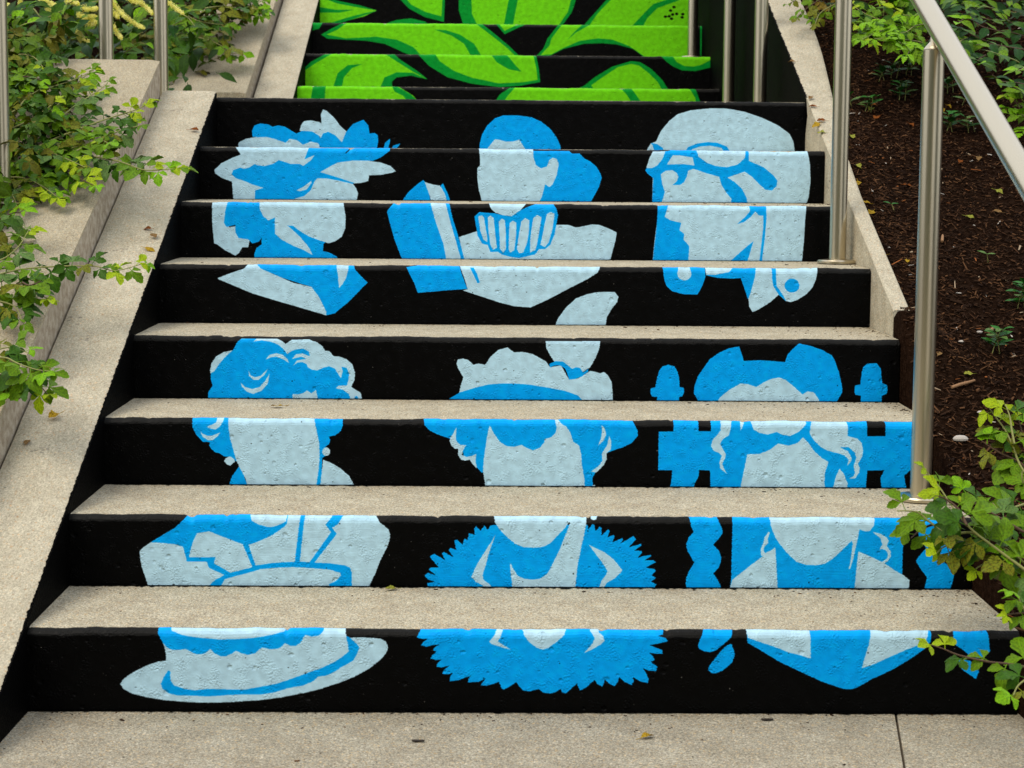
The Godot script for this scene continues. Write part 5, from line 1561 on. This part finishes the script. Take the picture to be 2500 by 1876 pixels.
	for s in [[2.072, -2.437, 3, "green yellow leaf just right of the tall post, upper of two"],
			[2.053, -2.347, 0, "yellow leaf just right of the tall post, lower of two"],
			[2.062, -2.206, 3, "green yellow leaf on the mulch beside the wall edge, below the two yellow ones"],
			[2.035, -2.114, 0, "yellow scrap of leaf tight against the right wall below the tall post's middle"],
			[2.251, -2.949, 2, "tan leaf highest on the bare mulch, under the bright shrub"],
			[2.173, -2.638, 3, "green yellow leaf among the seedlings beside the tall post"],
			[2.204, -2.696, 1, "orange brown leaf upper left of the rusty group"],
			[2.203, -2.605, 1, "orange brown leaf in the middle of the rusty group"],
			[2.288, -2.554, 1, "orange brown leaf left of the nearest post's upper part"],
			[2.171, -2.088, 1, "large orange brown leaf standing left of the nearest post, halfway up the picture"],
			[2.442, -2.677, 0, "yellow leaf right of the nearest post, upper of two"],
			[2.422, -2.632, 0, "yellow leaf right of the nearest post, lower of two"],
			[2.379, -2.241, 1, "orange brown leaf on the mulch under the sloping rail"],
			[2.451, -2.272, 2, "tan leaf farthest up under the sloping rail"],
			[2.439, -2.045, 3, "green yellow leaf close below the sloping rail"],
			[2.042, -1.903, 0, "yellow leaf on the mulch near the wall, beside a two leaved seedling"],
			[2.043, -1.951, 0, "small yellow leaf just above the one by the two leaved seedling"],
			[2.076, -1.606, 0, "broad yellow leaf touching the left side of the nearest post"],
			[2.028, -1.636, 0, "thin yellow leaf at the edge of the right wall"],
			[2.018, -1.329, 0, "yellow leaf at the lower end of the right wall"],
			[2.115, -1.008, 3, "green yellow leaf on the open mulch above the stout stick"],
			[2.308, -1.876, 3, "round green leaf on the open mulch right of the nearest post"],
			[2.422, -1.896, 2, "pale tan leaf at the far right of the open mulch"],
			[2.032, -1.039, 2, "pinkish tan leaf hugging the right side of the nearest post"]]:
		var kind: int = s[2]
		fallen_leaf(Vector3(s[0], right_ground(s[0], s[1]) + 0.007, s[1]), s[3], M[["litter_yellow", "litter_rust", "litter_tan", "litter_green"][kind]], rng.randf_range(0.02, 0.032), "leaves scattered on the mulch")
	# stones and sticks
	var k := 0
	for s in [[2.016, -0.734, 0.013, "large white stone in the mulch beside the nearest post"], [2.128, -1.181, 0.006, "small white pebble in the mulch behind the nearest post"], [2.187, -1.23, 0.006, "pale pebble beside a short stick in the mulch"], [2.092, -0.846, 0.006, "grey pebble just above the large white stone"]]:
		var p := piece("stone", pebble_mesh(50 + k), M.stone, self, Transform3D(Basis(Vector3.UP, k).scaled(Vector3(s[2] * 1.5, s[2], s[2])), Vector3(s[0], right_ground(s[0], s[1]) + s[2] * 0.6, s[1])))
		tag(p, s[3], "stone")
		k += 1
	for s in [[2.078, -0.961, 0.075, 0.5, "stout brown stick lying in the mulch behind the nearest post"], [2.221, -1.237, 0.04, 0.9, "short tan stick near the right edge of the mulch"], [2.207, -1.732, 0.045, 1.3, "thin pale stick halfway up the mulch"]]:
		var d := Vector3(cos(s[3]), 0.3 * sin(s[3]) * 1.3, -sin(s[3])) * float(s[2]) * 0.5
		var c := Vector3(s[0], right_ground(s[0], s[1]) + 0.008, s[1])
		var p := piece("stick", tube([-d, -d * 0.3 + Vector3(0, 0.001, 0.001), d * 0.4, d], [0.004, 0.0045, 0.004, 0.003], 7), M.wood, self, Transform3D(Basis.IDENTITY, c))
		tag(p, s[4], "stick")
	for s in [[0.776, 0.198, "dark scrap of bark on the pavement left of the centre"], [1.451, 0.051, "small dark crumb at the foot of the lowest riser"]]:
		var p := piece("bark_scrap", chip, M.debris, self, Transform3D(Basis(Vector3.UP, 0.3).scaled(Vector3(0.022, 0.004, 0.008)), Vector3(s[0], 0.003, s[1])))
		tag(p, s[2], "debris")
	# seedlings
	var where := ["left of a cluster behind the second post", "in the middle of a cluster behind the second post", "nearest the sloping rail of its cluster", "below the cluster behind the second post", "with a yellow leaf at its foot beside the tall post", "tight beside the tall post", "under the sloping rail, upper one", "under the sloping rail, lower one", "right of the nearest post, level with its head", "farthest right under the rail", "alone with two thin leaves near the right wall", "standing alone on the open mulch to the right", "cut by the right edge of the view", "with two narrow leaves on the bare mulch"]
	var spots := [[2.259, -2.902, 3], [2.306, -2.928, 3], [2.362, -2.948, 4], [2.298, -2.749, 4], [2.161, -2.647, 3], [2.123, -2.677, 2], [2.471, -2.784, 3], [2.496, -2.684, 2], [2.398, -2.491, 4], [2.467, -2.473, 3], [2.106, -1.909, 1], [2.193, -1.128, 4], [2.321, -1.36, 5], [2.307, -1.609, 1]]
	for i in spots.size():
		var s: Array = spots[i]
		var big: int = s[2]
		seedling(Vector3(s[0], right_ground(s[0], s[1]), s[1]), "small green seedling " + where[i], 0.012 + 0.011 * big, big, 0.042 if big > 1 else 0.026)
